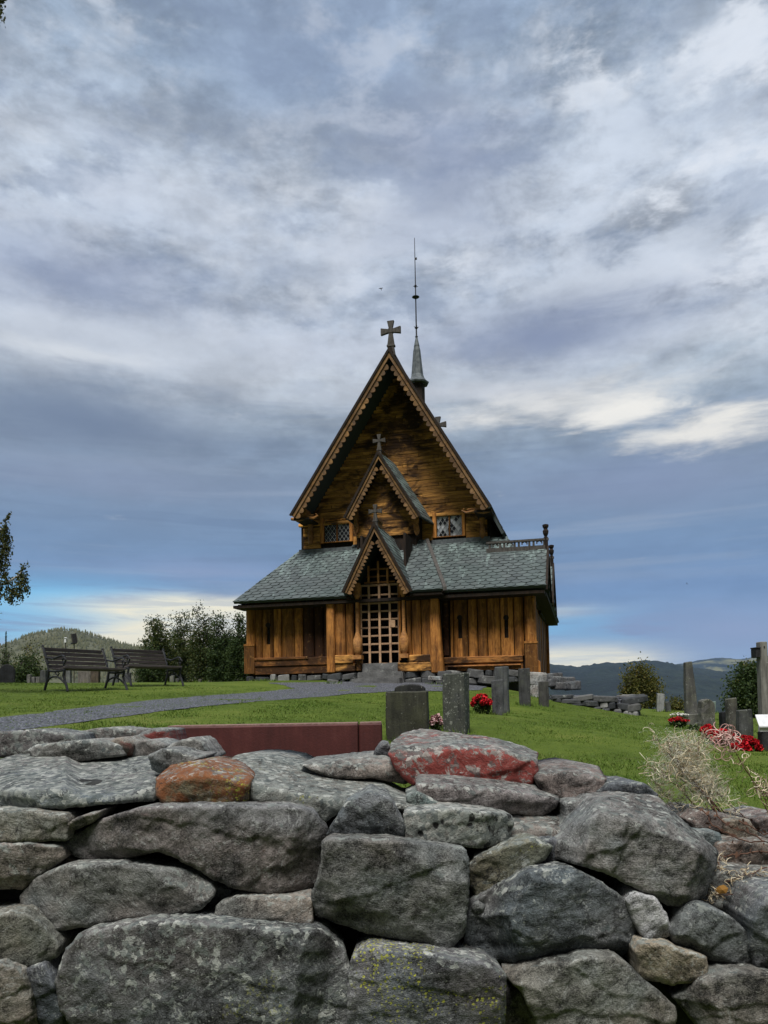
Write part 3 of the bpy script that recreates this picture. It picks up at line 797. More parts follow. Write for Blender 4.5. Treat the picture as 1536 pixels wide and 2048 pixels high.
 dict(p=[(1006, 1950), (1060, 1930), (1140, 1925), (1162, 1916), (1232, 1914), (1252, 1930), (1312, 1980), (1353, 2016), (1350, 2080), (1090, 2080), (1048, 1990)], d=2.15, t=(.185, .182, .16), lichen=.2, facets=7, amp=1.3, label="olive grey angular stone at the bottom right"),
 dict(p=[(1346, 1994), (1400, 1966), (1460, 1945), (1610, 1950), (1610, 2080), (1420, 2080), (1378, 2032)], d=2.15, t=(.165, .165, .15), lichen=.25),
 dict(p=[(995, 1985), (1040, 1980), (1100, 2080), (1000, 2080)], d=2.3, t=G2),
 # brown stones behind the boulder, under the dry stems
 dict(p=[(1372, 1640), (1396, 1622), (1452, 1630), (1457, 1662), (1400, 1668)], d=2.75, t=(.19, .155, .14)),
 dict(p=[(1452, 1640), (1500, 1640), (1522, 1682), (1470, 1690), (1453, 1668)], d=2.72, t=(.21, .19, .15)),
 dict(p=[(1436, 1690), (1490, 1680), (1494, 1726), (1470, 1745), (1432, 1742)], d=2.62, t=(.18, .14, .115)),
 dict(p=[(1486, 1690), (1530, 1684), (1610, 1690), (1600, 1740), (1490, 1742)], d=2.6, t=(.18, .145, .12)),
 dict(p=[(1398, 1664), (1440, 1668), (1448, 1694), (1430, 1704), (1400, 1690)], d=2.66, t=(.15, .18, .18)),
 dict(p=[(1510, 1640), (1560, 1630), (1610, 1640), (1610, 1696), (1530, 1690)], d=2.78, t=(.19, .16, .15)),
]
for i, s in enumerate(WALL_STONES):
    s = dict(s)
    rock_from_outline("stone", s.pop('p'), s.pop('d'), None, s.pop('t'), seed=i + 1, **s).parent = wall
for ch in [o for o in SC.objects if o.parent == wall]:
    ch.matrix_parent_inverse = wall_inv

def more_stones():
    # the same wall carries on beyond the picture on both sides
    rng = random.Random(77); k = 200
    for x0, x1, ytop in ((-790, -120, 1540), (1618, 2330, 1650)):
        y = ytop
        while y < 2080:
            h = rng.uniform(85, 150); x = x0 + rng.uniform(-60, 20)
            while x < x1:
                w = min(rng.uniform(110, 330), max(60, x1 - x))
                j = lambda s: rng.uniform(-s, s)
                p = [(x + 6, y + h * .3 + j(12)), (x + w * .2, y + 5 + j(9)), (x + w * .65, y + 3 + j(9)), (x + w - 5, y + h * .25 + j(12)), (x + w - 4, y + h * .75 + j(10)), (x + w * .75, y + h - 3 + j(7)), (x + w * .25, y + h - 3 + j(7)), (x + 5, y + h * .75 + j(10))]
                c = rng.choice([G1, G2, G3, G4, WARM])
                rock_from_outline("stone", p, 2.44 - (y - 1500) * .0004, None, c, seed=k, step=7.5, lichen=rng.uniform(.2, .6), thick=.34, crease=[(x, y + h * .35), (x + w, y + h * .35)] if y == ytop else None, slope=.006).parent = wall
                k += 1; x += w - 2
            y += h - 4
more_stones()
for ch in [o for o in SC.objects if o.parent == wall]:
    ch.matrix_parent_inverse = wall_inv
def m_core(t, b):
    p = t.coord('Object')
    n = t.noise(p, 14, 5, .65)
    t.put(b.inputs['Base Color'], t.ramp(n, [(.3, (.008, .008, .008)), (.7, (.032, .032, .030))]))
    bump(t, b, n, .9, .03)
M_CORE = material("wall_core", m_core)
def build_core():
    # rubble hearting behind the facing stones, continuing past the frame on both sides
    V = []; us = np.arange(-4.0, 4.01, .06); n = 30
    for x in us:
        ip = abs(x) < 1.5
        zc = float(np.interp(x, [-4, -1.15, -.9, -.4, .1, .45, .95, 1.3, 4], [1.22, 1.25, 1.25, 1.20, 1.16, 1.13, .90, .84, .98]))
        prof = [(2.50 - .0, -.05)] + [(2.50 + .04 * k / 12, zc * k / 12) for k in range(1, 12)] + [(2.60, zc - .02)] + [(2.62 + .06 * k, zc) for k in range(1, 9)] + [(3.12, zc - .05), (3.14, zc - .35), (3.16, .3), (3.2, -.05)]
        n = len(prof)
        for y, z in prof:
            a = .05 if ip else .13
            w = Vector((x, y, z))
            dsp = (.25 - noise.voronoi(w * (4.5 if not ip else 7))[0][0]) * a
            out = -1 if y < 2.6 else 1
            V.append((x, y + out * dsp * (1 if z < zc - .03 else .2) + (0 if ip else -.16 * (y < 2.6)), z + (dsp * .6 if z > zc - .04 else 0)))
    m = len(us)
    i = np.arange(m - 1)[:, None] * n + np.arange(n - 1)[None, :]
    Fc = np.stack([i, i + 1, i + n + 1, i + n], -1).reshape(-1, 4)
    o = mesh_np("rubble_core", V, Fc, M_CORE, parent=wall, smooth=True)
    o.matrix_parent_inverse = wall_inv
build_core()
# ------------------------------------------------------------------ church
TH = R(14.5)
CO = at(494, 1352, 23.0)                        # foot of the front left corner
uA = Vector((math.cos(TH), -math.sin(TH), 0)); vA = Vector((math.sin(TH), math.cos(TH), 0))
def fp(px, py, v):
    """(u, w) on the church plane at depth v, read at a photo pixel"""
    rd = ray(px, py)
    t = ((CO + vA * v) - EYE).dot(vA) / rd.dot(vA)
    q = EYE + rd * t - CO
    return (q.dot(uA), q.z)
def cw(u, v, w): return CO + uA * u + vA * v + Vector((0, 0, w))

def m_wood(vertical, bright=(.54, .235, .056), deep=(.13, .042, .011), grey=.0, tar=.5):
    def fn(t, b):
        p = t.coord('Object')
        i = t.island()
        off = t.comb(i * 31.0, i * 17.0, i * 9.0)
        if vertical == 2: s1, s2 = (14, 3, 3), (60, 8, 8)
        st = (1.0, 1.0, .10) if vertical == 1 else ((.10, 1.0, 1.0) if vertical == 0 else (.35, .35, .35))
        q = t.vmath('ADD', t.scl(p, st), off)
        g1 = t.noise(q, 16, 5, .6, .3)
        g2 = t.noise(q, 70, 4, .65)
        blot = t.noise(t.vmath('ADD', t.scl(p, (1, 1, .45) if vertical == 1 else (.5, 1, 1)), (3, 3, 3)), 2.2, 7, .68, .6) * .7 + t.noise(t.scl(p, (1, 1, .6)), .75, 3, .5) * .3
        c = t.mix(t.step(g1 * .6 + g2 * .4, .30, .66), deep, bright)
        c = t.vmath('SCALE', c, scale=.36 + i * .88)
        c = t.mix(t.step(blot, .43, .57) * tar, c, (.028, .013, .006))
        c = t.mix(t.step(t.noise(q, 34, 4, .7), .60, .76) * .75, c, (.030, .014, .007))
        fl = t.step(t.noise(t.vmath('ADD', p, (9, 2, 2)), 7, 5, .7, .3), .56, .74)
        c = t.mix(fl * .35, c, (.55, .30, .10))
        if grey: c = t.mix(t.step(t.noise(q, 9, 4, .6), .3, .7) * grey, c, (.20, .16, .13))
        t.put(b.inputs['Base Color'], c)
        b.inputs['Roughness'].default_value = .72; b.inputs['Specular IOR Level'].default_value = .18
        bump(t, b, g1 * .8 + g2 * .5, .7, .012)
    return fn
M_PLANK_V = material("tarred_upright_wood", m_wood(1))
M_TAR_SHADE = material("shaded_tar_wood", m_wood(1, (.075, .026, .009), (.020, .008, .004), 0, .5))  # kept tar and the recess shade beside the porch, both put into the colour
M_PLANK_H = material("tarred_level_wood", m_wood(0, (.66, .33, .085), (.10, .036, .010), 0, .98))
M_SILL = material("tarred_sill_wood", m_wood(0, (.26, .105, .028), (.045, .017, .007), 0, .9))
M_SILL_R = material("stained_sill_wood", m_wood(0, (.40, .17, .045), (.055, .020, .008), 0, .95))
M_CARVED = material("carved_wood", m_wood(2, (.50, .23, .066), (.17, .070, .022), .15, .35))
M_BARGE = material("weathered_trim_wood", m_wood(2, (.30, .165, .060), (.13, .062, .024), .2, .45))
M_LATH = material("lattice_wood", m_wood(2, (.52, .33, .19), (.27, .15, .085), .3, .15))
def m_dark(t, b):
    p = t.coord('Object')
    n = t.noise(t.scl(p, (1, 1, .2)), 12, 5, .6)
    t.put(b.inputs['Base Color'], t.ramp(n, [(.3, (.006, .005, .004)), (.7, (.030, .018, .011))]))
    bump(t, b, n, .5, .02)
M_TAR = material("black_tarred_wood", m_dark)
def m_greywood(t, b):
    p = t.coord('Object')
    n = t.noise(t.scl(p, (1, 1, .25)), 22, 5, .65)
    t.put(b.inputs['Base Color'], t.ramp(n, [(.3, (.030, .026, .023)), (.7, (.095, .088, .080))]))
    bump(t, b, n, .6, .01)
M_GREYWOOD = material("grey_weathered_wood", m_greywood)
def m_lead(t, b):
    p = t.coord('Object')
    n = t.noise(p, 9, 5, .6)
    t.put(b.inputs['Base Color'], t.ramp(n, [(.3, (.055, .065, .070)), (.7, (.135, .15, .155))]))
    b.inputs['Metallic'].default_value = .3; b.inputs['Roughness'].default_value = .6
    bump(t, b, n, .3, .01)
M_LEAD = material("lead_sheet", m_lead)
def m_iron(t, b):
    b.inputs['Base Color'].default_value = (.022, .023, .026, 1); b.inputs['Roughness'].default_value = .55
    p = t.coord('Object'); bump(t, b, t.noise(p, 60, 3, .6), .3, .005)
M_IRON = material("black_iron", m_iron)
def m_slate(c0, c1, streaks):
    def fn(t, b):
        p = t.coord('Object')
        i = t.island()
        n = t.noise(t.vmath('ADD', p, t.comb(i * 40, i * 20, i * 30)), 9, 5, .65, .3)
        f = t.noise(p, 60, 4, .7)
        c = t.mix(i, c0, c1)
        hue = t.noise(p, .9, 3, .5)
        c = t.mix(t.step(hue, .40, .62) * .5, c, t.vmath('MULTIPLY', c, (1.15, 1.0, 1.06)))
        c = t.vmath('SCALE', c, scale=.55 + n * .62 + (f - .5) * .45)
        if streaks:
            x, y, z = t.sep(p)
            # pale runs washed down from the walls above
            run = t.noise(t.comb(x * 2.6, y * .55, z * .55), 1.6, 6, .66, .5)
            hgt = t.step(z, 2.5, 4.0)
            c = t.mix(t.step(run + hgt * .16, .58, .72) * .60, c, (.20, .26, .245))
            dk = t.noise(t.comb(x * 1.4, y * .6 + 5, z * .6), 1.7, 5, .6, .5)
            c = t.mix(t.step(dk, .54, .70) * .5, c, (.055, .063, .060))
        t.put(b.inputs['Base Color'], c)
        b.inputs['Roughness'].default_value = .62; b.inputs['Specular IOR Level'].default_value = .35
        bump(t, b, n * .6 + f * .3, .5, .012)
    return fn
M_SLATE = material("green_grey_slate", m_slate((.058, .076, .075), (.092, .118, .113), True))
M_SLATE_D = material("dark_slate", m_slate((.030, .034, .036), (.060, .068, .072), False))
M_DECK = material("slate_underlay", lambda t, b: t.put(b.inputs['Base Color'], (.045, .055, .054)))

church = empty("stave_church", CO, -TH, "tarred brown stave church with steep scalloped gables and grey slate roofs", "church")

# -- pieces ---------------------------------------------------------
def strip_grid(mb, u0, u1, w0, w1, prof, v, uc, half, n=6, back=.07):
    us = [u0 + (u1 - u0) * k / n for k in range(n + 1)]
    V = []; Fs = []
    for u in us:
        d = prof((u - uc) / half)
        V += [(u, v - d, w0), (u, v - d, w1), (u, v + back, w0), (u, v + back, w1)]
    for k in range(n):
        a, c = 4 * k, 4 * k + 4
        Fs += [(a, c, c + 1, a + 1), (a + 3, a + 1, c + 1, c + 3), (a, a + 2, c + 2, c), (a + 2, a + 3, c + 3, c + 2)]
    e = 4 * n
    Fs += [(0, 1, 3, 2), (e, e + 2, e + 3, e + 1)]
    mb.add(V, Fs)
def planks(mb, u0, u1, w0, w1, v, rng, width=(.26, .40), slits=(), bulge=.05, edges=None):
    if edges is None:
        edges = [u0]
        while edges[-1] < u1 - .2: edges.append(min(u1, edges[-1] + rng.uniform(*width)))
        edges[-1] = u1
    for a, c in zip(edges, edges[1:]):
        uc, half = (a + c) / 2, (c - a) / 2 - .012
        vv = v + rng.uniform(-.012, .018); bl = bulge * rng.uniform(.7, 1.25)
        prof = lambda s, bl=bl: bl * (1 - min(1, abs(s)) ** 3)
        lo = w0 + rng.uniform(-.015, .02)
        hit = [q for q in slits if a < q[0] < c]
        if not hit:
            strip_grid(mb, uc - half, uc + half, lo, w1, prof, vv, uc, half)
        else:
            su, s0, s1 = hit[0]; h = .055
            strip_grid(mb, uc - half, su - h, lo, w1, prof, vv, uc, half, 3)
            strip_grid(mb, su + h, uc + half, lo, w1, prof, vv, uc, half, 3)
            strip_grid(mb, su - h, su + h, lo, s0, prof, vv, uc, half, 2)
            strip_grid(mb, su - h, su + h, s1, w1, prof, vv, uc, half, 2)
def slates(name, org, ud, sd, poly, mat, parent, w=.275, ex=.18, rng=None, thick=.016):
    """fish-scale slates in courses on a sloping plane; poly in (along, up-slope) metres"""
    rng = rng or random.Random(1)
    ud = Vector(ud).normalized(); sd = Vector(sd).normalized(); nn = ud.cross(sd).normalized()
    if nn.z < 0: nn = -nn
    org = Vector(org)
    pa = np.array(poly)
    V = []; Fs = []
    b0, b1 = pa[:, 1].min(), pa[:, 1].max(); a0, a1 = pa[:, 0].min(), pa[:, 0].max()
    rows = int((b1 - b0) / ex) + 1
    cg = pa.mean(0); grow = [tuple(cg + (p - cg) * (1 + .02 / max(.1, np.linalg.norm(p - cg)))) for p in pa]
    if sum(grow[i][0] * grow[(i + 1) % len(grow)][1] - grow[(i + 1) % len(grow)][0] * grow[i][1] for i in range(len(grow))) < 0: grow = grow[::-1]
    def clip(S, W):
        for (x1, y1), (x2, y2) in zip(W, W[1:] + W[:1]):
            if not S: break
            f = lambda p: (x2 - x1) * (p[1] - y1) - (y2 - y1) * (p[0] - x1)
            o = []
            for p, q in zip(S, S[1:] + S[:1]):
                fp_, fq = f(p), f(q)
                if fp_ >= 0: o.append(p)
                if (fp_ >= 0) != (fq >= 0): t_ = fp_ / (fp_ - fq); o.append((p[0] + (q[0] - p[0]) * t_, p[1] + (q[1] - p[1]) * t_))
            S = [p for k, p in enumerate(o) if math.hypot(p[0] - o[k - 1][0], p[1] - o[k - 1][1]) > 1e-5]
        return S
    arc = [(-.5, .62), (-.5, .30), (-.40, .10), (-.20, .0), (.0, -.03), (.20, .0), (.40, .10), (.5, .30), (.5, .62)]
    for r in range(-1, rows + 1):
        b = b0 + r * ex
        cols = int((a1 - a0) / w) + 2
        for c in range(-1, cols):
            a = a0 + (c + (.5 if r % 2 else 0)) * w + rng.uniform(-.012, .012)
            ln = ex * 1.9; lift = .020 + rng.uniform(0, .009); rot = rng.uniform(-.035, .035); ww = w * rng.uniform(.93, .985)
            db = rng.uniform(-.012, .012)
            shp = clip([(a + x * ww, b + db + y * ln + x * ww * rot) for x, y in arc], grow)
            if len(shp) < 3: continue
            top = [org + ud * aa + sd * bb + nn * (lift * (1 - (bb - b) / ln) + .004) for aa, bb in shp]
            n = len(V); k = len(top)
            V += [tuple(p) for p in top] + [tuple(p - nn * thick) for p in top]
            Fs.append(tuple(range(n, n + k)))
            Fs += [(n + i, n + k + i, n + k + (i + 1) % k, n + (i + 1) % k) for i in range(k)]
    mb = MB(); mb.v = V; mb.f = Fs
    return mb.build(name, mat, parent)
def roof_plane(name, A, B, C, D, mat, parent, slate_mat=None, thick=.07, **kw):
    """A,B along the eave, C,D along the top (over B and A); a boarded deck carrying slates. Four-corner local points"""
    A, B, C, D = map(Vector, (A, B, C, D))
    ud = (B - A).normalized(); nn = ud.cross(D - A).normalized()
    if nn.z < 0: nn = -nn
    sd = nn.cross(ud).normalized()
    if sd.z < 0: sd = -sd
    V = [A, B, C, D] + [p - nn * thick for p in (A, B, C, D)]
    mb = MB(); mb.add([tuple(p) for p in V], [(0, 1, 2, 3), (7, 6, 5, 4), (0, 4, 5, 1), (1, 5, 6, 2), (2, 6, 7, 3), (3, 7, 4, 0)])
    deck = mb.build(name, mat, parent)
    poly = [((p - A).dot(ud), (p - A).dot(sd)) for p in (A, B, C, D)]
    if slate_mat: slates("slate_covering", A, ud, sd, poly, slate_mat, deck, **kw)
    return deck
def bargeboard(name, feet_l, apex, feet_r, v, parent, wid=.15, scal=.20, n=14, mat=None, thick=.05, trim=True):
    """the two carved boards of a gable: a plain outer band and a scalloped one below it"""
    for F in (feet_l, feet_r):
        a = Vector(F); c = Vector(apex); d = (c - a); L = d.length; d.normalize()
        nrm = Vector((d.y, -d.x))
        if nrm.y > 0: nrm = -nrm
        mid = Vector(((feet_l[0] + feet_r[0]) / 2, 0))
        if (mid.x - a.x) * nrm.x < 0: nrm = Vector((-nrm.x, nrm.y)) if False else nrm
        def P(s, o): q = a + d * s + nrm * o; return (q.x, q.y)
        ext = wid * abs(d.x) / max(.2, abs(d.y))
        mb = MB()
        mb.prism([P(0, 0), P(L, 0), (apex[0], P(L, wid)[1] - .001 if False else apex[1] - wid / max(.2, abs(d.x))), P(0, wid)], 'y', v, v + thick)
        o = mb.build("bargeboard", M_BARGE, parent)
        m2 = MB()
        m2.prism([P(-.03, -.035), (apex[0], apex[1] + .035 / max(.2, abs(d.x))), (apex[0], apex[1] - .035 / max(.2, abs(d.x))), P(-.03, .035)], 'y', v - .035, v - .003)
        m2.build("edge_trim", M_TAR, o)
        m3 = MB()
        Ls = L - scal * abs(d.y) / max(.2, abs(d.x)) * .95
        step = Ls / n
        for k in range(n):
            s0 = k * step + .004; s1 = (k + 1) * step - .004
            pts = [P(s0, wid - .03), P(s1, wid - .03)]
            for j in range(7):
                tt = 1 - j / 6
                s = s0 + (s1 - s0) * tt
                pts.append(P(s, wid + (scal - wid) * (.30 + .70 * math.sin(math.pi * (.08 + .84 * tt)))))
            m3.prism(pts, 'y', v + thick * .5 + .006, v + thick + .030)
        m3.build("scalloped_board", M_BARGE, o)
def cross(name, u, v, w, h, parent, mat=None, th=.07):
    """cross with flared arms on a tapering stem; w is the stem foot, h the total height"""
    mb = MB(); a = h * .23; cy = w + h * .70
    mb.box(u - h * .07, u + h * .07, v - th * .6, v + th * .6, cy - h * .07, cy + h * .07)
    for dx, dz in ((1, 0), (-1, 0), (0, 1)):
        L0, L1 = h * .068, h * .30
        w0, w1 = h * .055, h * .105
        if dz: pts = [(u - w0, cy + L0), (u + w0, cy + L0), (u + w1, cy + L1), (u - w1, cy + L1)]
        else: pts = [(u + dx * L0, cy - w0), (u + dx * L1, cy - w1), (u + dx * L1, cy + w1), (u + dx * L0, cy + w0)]
        mb.prism(pts, 'y', v - th * .5, v + th * .5)
    mb.prism([(u - h * .055, cy - h * .068), (u + h * .055, cy - h * .068), (u + h * .105, w + h * .28), (u - h * .105, w + h * .28)], 'y', v - th * .5, v + th * .5)
    mb.box(u - h * .12, u + h * .12, v - th * .75, v + th * .75, w + h * .22, w + h * .278)
    mb.prism([(u - h * .09, w + h * .218), (u + h * .09, w + h * .218), (u + h * .13, w - .05), (u - h * .13, w - .05)], 'y', v - th * .6, v + th * .6)
    return mb.build(name, mat or M_GREYWOOD, parent, bevel=.006)
def cresting(u, v0, v1, w, parent, h=.20):
    """pierced ridge board running back along a gable ridge"""
    mb = MB()
    mb.box(u - .035, u + .035, v0, v1, w - .03, w + .05); mb.box(u - .04, u + .04, v0, v1, w + h - .05, w + h)
    k = max(2, int((v1 - v0) / .15))
    for j in range(k + 1):
        vv = v0 + (v1 - v0 - .05) * j / k
        mb.box(u - .028, u + .028, vv, vv + .055, w + .052, w + h - .052)
    return mb.build("ridge_cresting", M_BARGE, parent)

def lump(mb, c, a, b_, h, rng, n=9, flat=.75):
    """an angular boulder"""
    rings = [(-.5, .92), (-.38, 1.0), (.30, .98), (.47, flat + .14), (.5, flat)]
    V = []; Fs = []
    ph = rng.uniform(0, 6); jr = [[rng.uniform(.80, 1.08) for _ in range(n)] for _ in rings]
    tilt = rng.uniform(-.15, .15)
    for j, (z, r) in enumerate(rings):
        for k in range(n):
            an = ph + 2 * math.pi * k / n; q = r * jr[0][k] * (.96 + .08 * rng.random())
            x, y = a * q * math.cos(an), b_ * q * math.sin(an)
            V.append((c[0] + x, c[1] + y, c[2] + h * z + tilt * x + rng.uniform(-.02, .02) * h))
    for j in range(len(rings) - 1):
        for k in range(n): Fs.append((j * n + k, j * n + (k + 1) % n, (j + 1) * n + (k + 1) % n, (j + 1) * n + k))
    Fs.append(tuple(range(n))[::-1]); Fs.append(tuple(range((len(rings) - 1) * n, len(rings) * n)))
    mb.add(V, Fs)
def build_church():
    rng = random.Random(11)
    # ---- measured points
    PV = -.42; EV = -.72
    eaveL = (fp(467, 1204, EV)[0], EV, fp(467, 1204, EV)[1]); NV = 2.05; topw, topv = (fp(600, 1098, NV)[1] + fp(985, 1081, NV)[1]) / 2, NV
    ap_n = fp(779, 700, .92); fl_n = fp(583, 1031, .92); fr_n = fp(981, 1012, .92)
    ap_m = fp(757, 905, .70); fl_m = fp(690, 1035, .70); fr_m = fp(840, 1031, .70)
    ap_p = fp(749, 1048, -1.12); fl_p = fp(687, 1184, -1.12); fr_p = fp(823, 1181, -1.12)
    uN0, uN1 = fp(601, 1080, NV)[0], fp(981, 1060, NV)[0]
    # ---- lower walls, left bay and right bay (v = 0), middle bay (v = -.6)
    L0, L1 = .14, 2.62; M0, M1 = fp(655, 1340, PV)[0], fp(884, 1335, PV)[0]; R1 = 8.36
    sl = lambda x, y0, y1, v: (fp(x, y0, v)[0], fp(x, y1, v)[1], fp(x, y0, v)[1])
    mb = MB()
    planks(mb, L0 + .12, L1, .50, 2.35, .0, rng, edges=[L0 + .12, .50, .86, 1.12, 1.52, 1.92, 2.26, L1 + .05], slits=[sl(537.5, 1249, 1289, 0)]) if False else planks(mb, L0 + .12, L1, .50, 2.35, .0, rng, edges=[L0 + .12, .50, .86, 1.12, 1.52, 1.80], slits=[sl(537.5, 1249, 1289, 0)])
    mb.build("left_wall_planks", M_PLANK_V, church)
    mb = MB(); planks(mb, 1.8, L1, .50, 2.35, .0, rng, edges=[1.80, 2.14, 2.44, L1 + .05]); mb.build("shaded_tarred_planks", M_TAR_SHADE, church)
    mb = MB(); planks(mb, M1 - .05, 6.2, .44, 2.35, .0, rng, edges=[M1 - .05, 6.14])
    mb.build("shaded_tarred_planks", M_TAR_SHADE, church)
    mb = MB()
    planks(mb, M1 - .1, R1 - .1, .36, 2.35, .0, rng, edges=[6.16, fp(908, 1300, 0)[0], fp(937, 1300, 0)[0], fp(956, 1300, 0)[0], fp(976, 1300, 0)[0], fp(1002, 1300, 0)[0], fp(1029, 1300, 0)[0], fp(1049, 1300, 0)[0], R1 - .1],
           slits=[sl(920, 1234, 1277, 0), sl(1012.5, 1234, 1276, 0)])
    mb.build("right_wall_planks", M_PLANK_V, church)
    mb = MB()
    pL = fp(707, 1300, PV)[0]; pR = fp(820, 1300, PV)[0]
    planks(mb, M0 + .24, pL, .48, 2.1, PV, rng, edges=[M0 + .22, M0 + .56, pL + .02])
    mb.build("porch_wall_planks", M_PLANK_V, church); mb = MB()
    planks(mb, pR, M1 - .24, .42, 2.1, PV, rng, edges=[pR - .1, pR + .06, pR + .33, M1 - .22])
    mb.build("porch_wall_planks", M_PLANK_V, church)
    # keyhole heads of the narrow slits and black behind them
    for x, y in ((537.5, 1250), (920, 1235), (1012.5, 1235)):
        u, w = fp(x, y, 0); mb = MB()
        mb.prism([(u + .075 * math.cos(a), w - .01 + .075 * math.sin(a)) for a in [k * math.pi / 5 for k in range(10)]], 'y', -.066, -.02)
        mb.box(u - .054, u + .054, .03, .075, w - .66, w)
        mb.build("slit_opening", M_TAR, church)
    # solid dark cores behind the boards: left, right, middle with a doorway recess, and the side walls
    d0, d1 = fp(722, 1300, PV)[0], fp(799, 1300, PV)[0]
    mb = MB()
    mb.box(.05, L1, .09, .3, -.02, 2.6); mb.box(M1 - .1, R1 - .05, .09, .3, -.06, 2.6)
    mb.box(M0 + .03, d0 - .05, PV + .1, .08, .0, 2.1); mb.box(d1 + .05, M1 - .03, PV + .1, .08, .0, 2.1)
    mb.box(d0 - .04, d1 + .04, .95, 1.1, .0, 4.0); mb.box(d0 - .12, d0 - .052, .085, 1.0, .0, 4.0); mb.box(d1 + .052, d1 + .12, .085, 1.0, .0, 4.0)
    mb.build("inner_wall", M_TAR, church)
    # side walls running back
    mb = MB()
    vv = .12
    while vv < 9.2:
        wd = rng.uniform(.3, .42)
        mb.box(R1 - .06 + rng.uniform(-.015, .015), R1 + .03 + rng.uniform(-.01, .02), vv, vv + wd - .02, .0, 2.5)
        mb.box(.02, .10, vv, vv + wd - .02, .0, 2.5)
        vv += wd
    mb.box(.1, R1 - .07, 9.0, 9.2, 0, 2.5)
    mb.box(R1 + .035, R1 + .13, 8.9, 9.25, -.3, 2.35)
    mb.build("side_wall_planks", M_PLANK_V, church)
    # ---- sills
    mb = MB()
    mb.box(.26, L1, -.13, .06, .26, .50); mb.box(.22, L1, -.10, .06, .02, .25)
    mb.box(.3, 2.0, -.16, -.131, .44, .52)
    mb.build("sill_beam", M_SILL, church, bevel=.02); mb = MB()
    mb.box(M1, R1 - .2, -.12, .06, .18, .37); mb.box(M1, R1 - .2, -.08, .06, -.02, .175); mb.box(M1 + .1, R1 - .25, -.15, -.02, .08, .13)
    mb.build("sill_beam", M_SILL_R, church, bevel=.02)
    mb = MB()
    mb.box(M0 + .26, pL + .02, PV - .14, PV + .1, .26, .50); mb.box(M0 + .26, pL + .08, PV - .10, PV + .1, .03, .255)
    mb.build("porch_sill", M_PLANK_H, church, bevel=.02); mb = MB()
    mb.box(pR - .05, M1 - .25, PV - .14, PV + .1, .24, .44); mb.box(d1 - .02, M1 - .26, PV - .2, PV + .1, -.02, .232)
    mb.build("porch_sill", M_PLANK_H, church, bevel=.02); mb = MB()
    mb.box(d0 - .10, d0 + .03, PV - .16, PV + .1, .04, .34)
    mb.build("porch_sill", M_PLANK_H, church, bevel=.02)
    # ---- posts
    def post(u, v, w0, w1, r, base, sink=.0):
        m = MB()
        m.lathe([(r * 1.05, base), (r, base + .3), (r * .98, w1)], u, v, 12)
        if base > w0 + .05: m.box(u - r * 1.08, u + r * 1.08, v - r * 1.12, v + r, w0, base); m.box(u - r * 1.16, u + r * 1.16, v - r * 1.2, v + r, base - .05, base + .01)
        return m.build("post", M_PLANK_V, church, smooth=True)
    post(.15, .0, .06, 2.35, .15, .93)
    post(fp(1063, 1300, -.05)[0], -.05, -.13, 2.35, .155, .72)
    m = MB(); a = fp(656, 1300, PV)[0]; m.box(a, a + .24, PV - .15, PV + .1, .0, 2.05); m.build("post", M_PLANK_V, church, bevel=.03)
    m = MB(); a = fp(862, 1300, PV)[0]
    m.prism([(a - .0, -.08), (a + .36, -.08), (a + .30, .9), (a + .24, 2.05), (a + .02, 2.05)], 'y', PV - .17, PV + .1); m.build("post", M_PLANK_V, church, bevel=.03)
    m = MB(); m.prism([(R1 + .03, -.2), (R1 + .26, -.2), (R1 + .26, .18), (R1 + .05, .36)], 'y', -.02, .12); m.build("post_foot", M_PLANK_V, church, bevel=.015)
    # ---- portal
    mb = MB()
    cu0, cu1 = fp(716, 1300, PV - .14)[0], fp(809, 1300, PV - .14)[0]
    prof = [(.075, .0), (.085, .04), (.12, .10), (.135, .28), (.13, .42), (.08, .55), (.050, .66), (.048, 1.55), (.06, 1.60), (.11, 1.70), (.125, 1.92), (.11, 2.02), (.05, 2.06)]
    for cu in (cu0, cu1):
        m = MB(); m.lathe(prof, cu, PV - .16, 14, .48); m.box(cu - .13, cu + .13, PV - .28, PV - .02, .36, .475)
        m.build("portal_column", M_CARVED, church, smooth=True)
    m = MB(); m.box(d0 - .06, d0 - .0, PV - .06, PV + .1, .30, 2.5); m.build("door_jamb", M_PLANK_V, church, bevel=.01); m = MB(); m.box(d1 + .0, d1 + .06, PV - .06, PV + .1, .30, 2.5); m.build("door_jamb", M_PLANK_V, church, bevel=.01)
    gate = MB()
    gw0, gw1 = fp(760, 1326, PV)[1], fp(760, 1172, PV)[1]
    gate.box(d0, d1, PV, PV + .05, gw0 - .05, gw0); gate.box(d0, d1, PV, PV + .05, gw1, gw1 + .06); gate.box(d0, d0 + .035, PV + .001, PV + .05, gw0 - .01, gw1 + .01); gate.box(d1 - .035, d1, PV + .001, PV + .05, gw0 - .01, gw1 + .01)
    gb = gate.build("lattice_gate", M_LATH, church, bevel=.006)
    m = MB()
    for k in range(3):
        u = fp(739 + 20.7 * k, 1250, PV)[0]; m.box(u - .032, u + .032, PV - .035, PV - .002, gw0 - .02, gw1 + .03)
    m.build("upright_bars", M_LATH, gb, bevel=.006)
    m = MB()
    for k in range(8):
        w = fp(760, 1189.5 + 16.4 * k, PV)[1]; m.box(d0 - .02, d1 + .02, PV, PV + .032, w - .026, w + .026)
    m.build("cross_bars", M_LATH, gb, bevel=.006)
    m = MB(); u, w = fp(786, 1248, PV); m.box(u - .08, u + .07, PV - .045, PV, w - .10, w + .10); m.build("lock_box", M_LATH, gb, bevel=.01)
    m = MB()
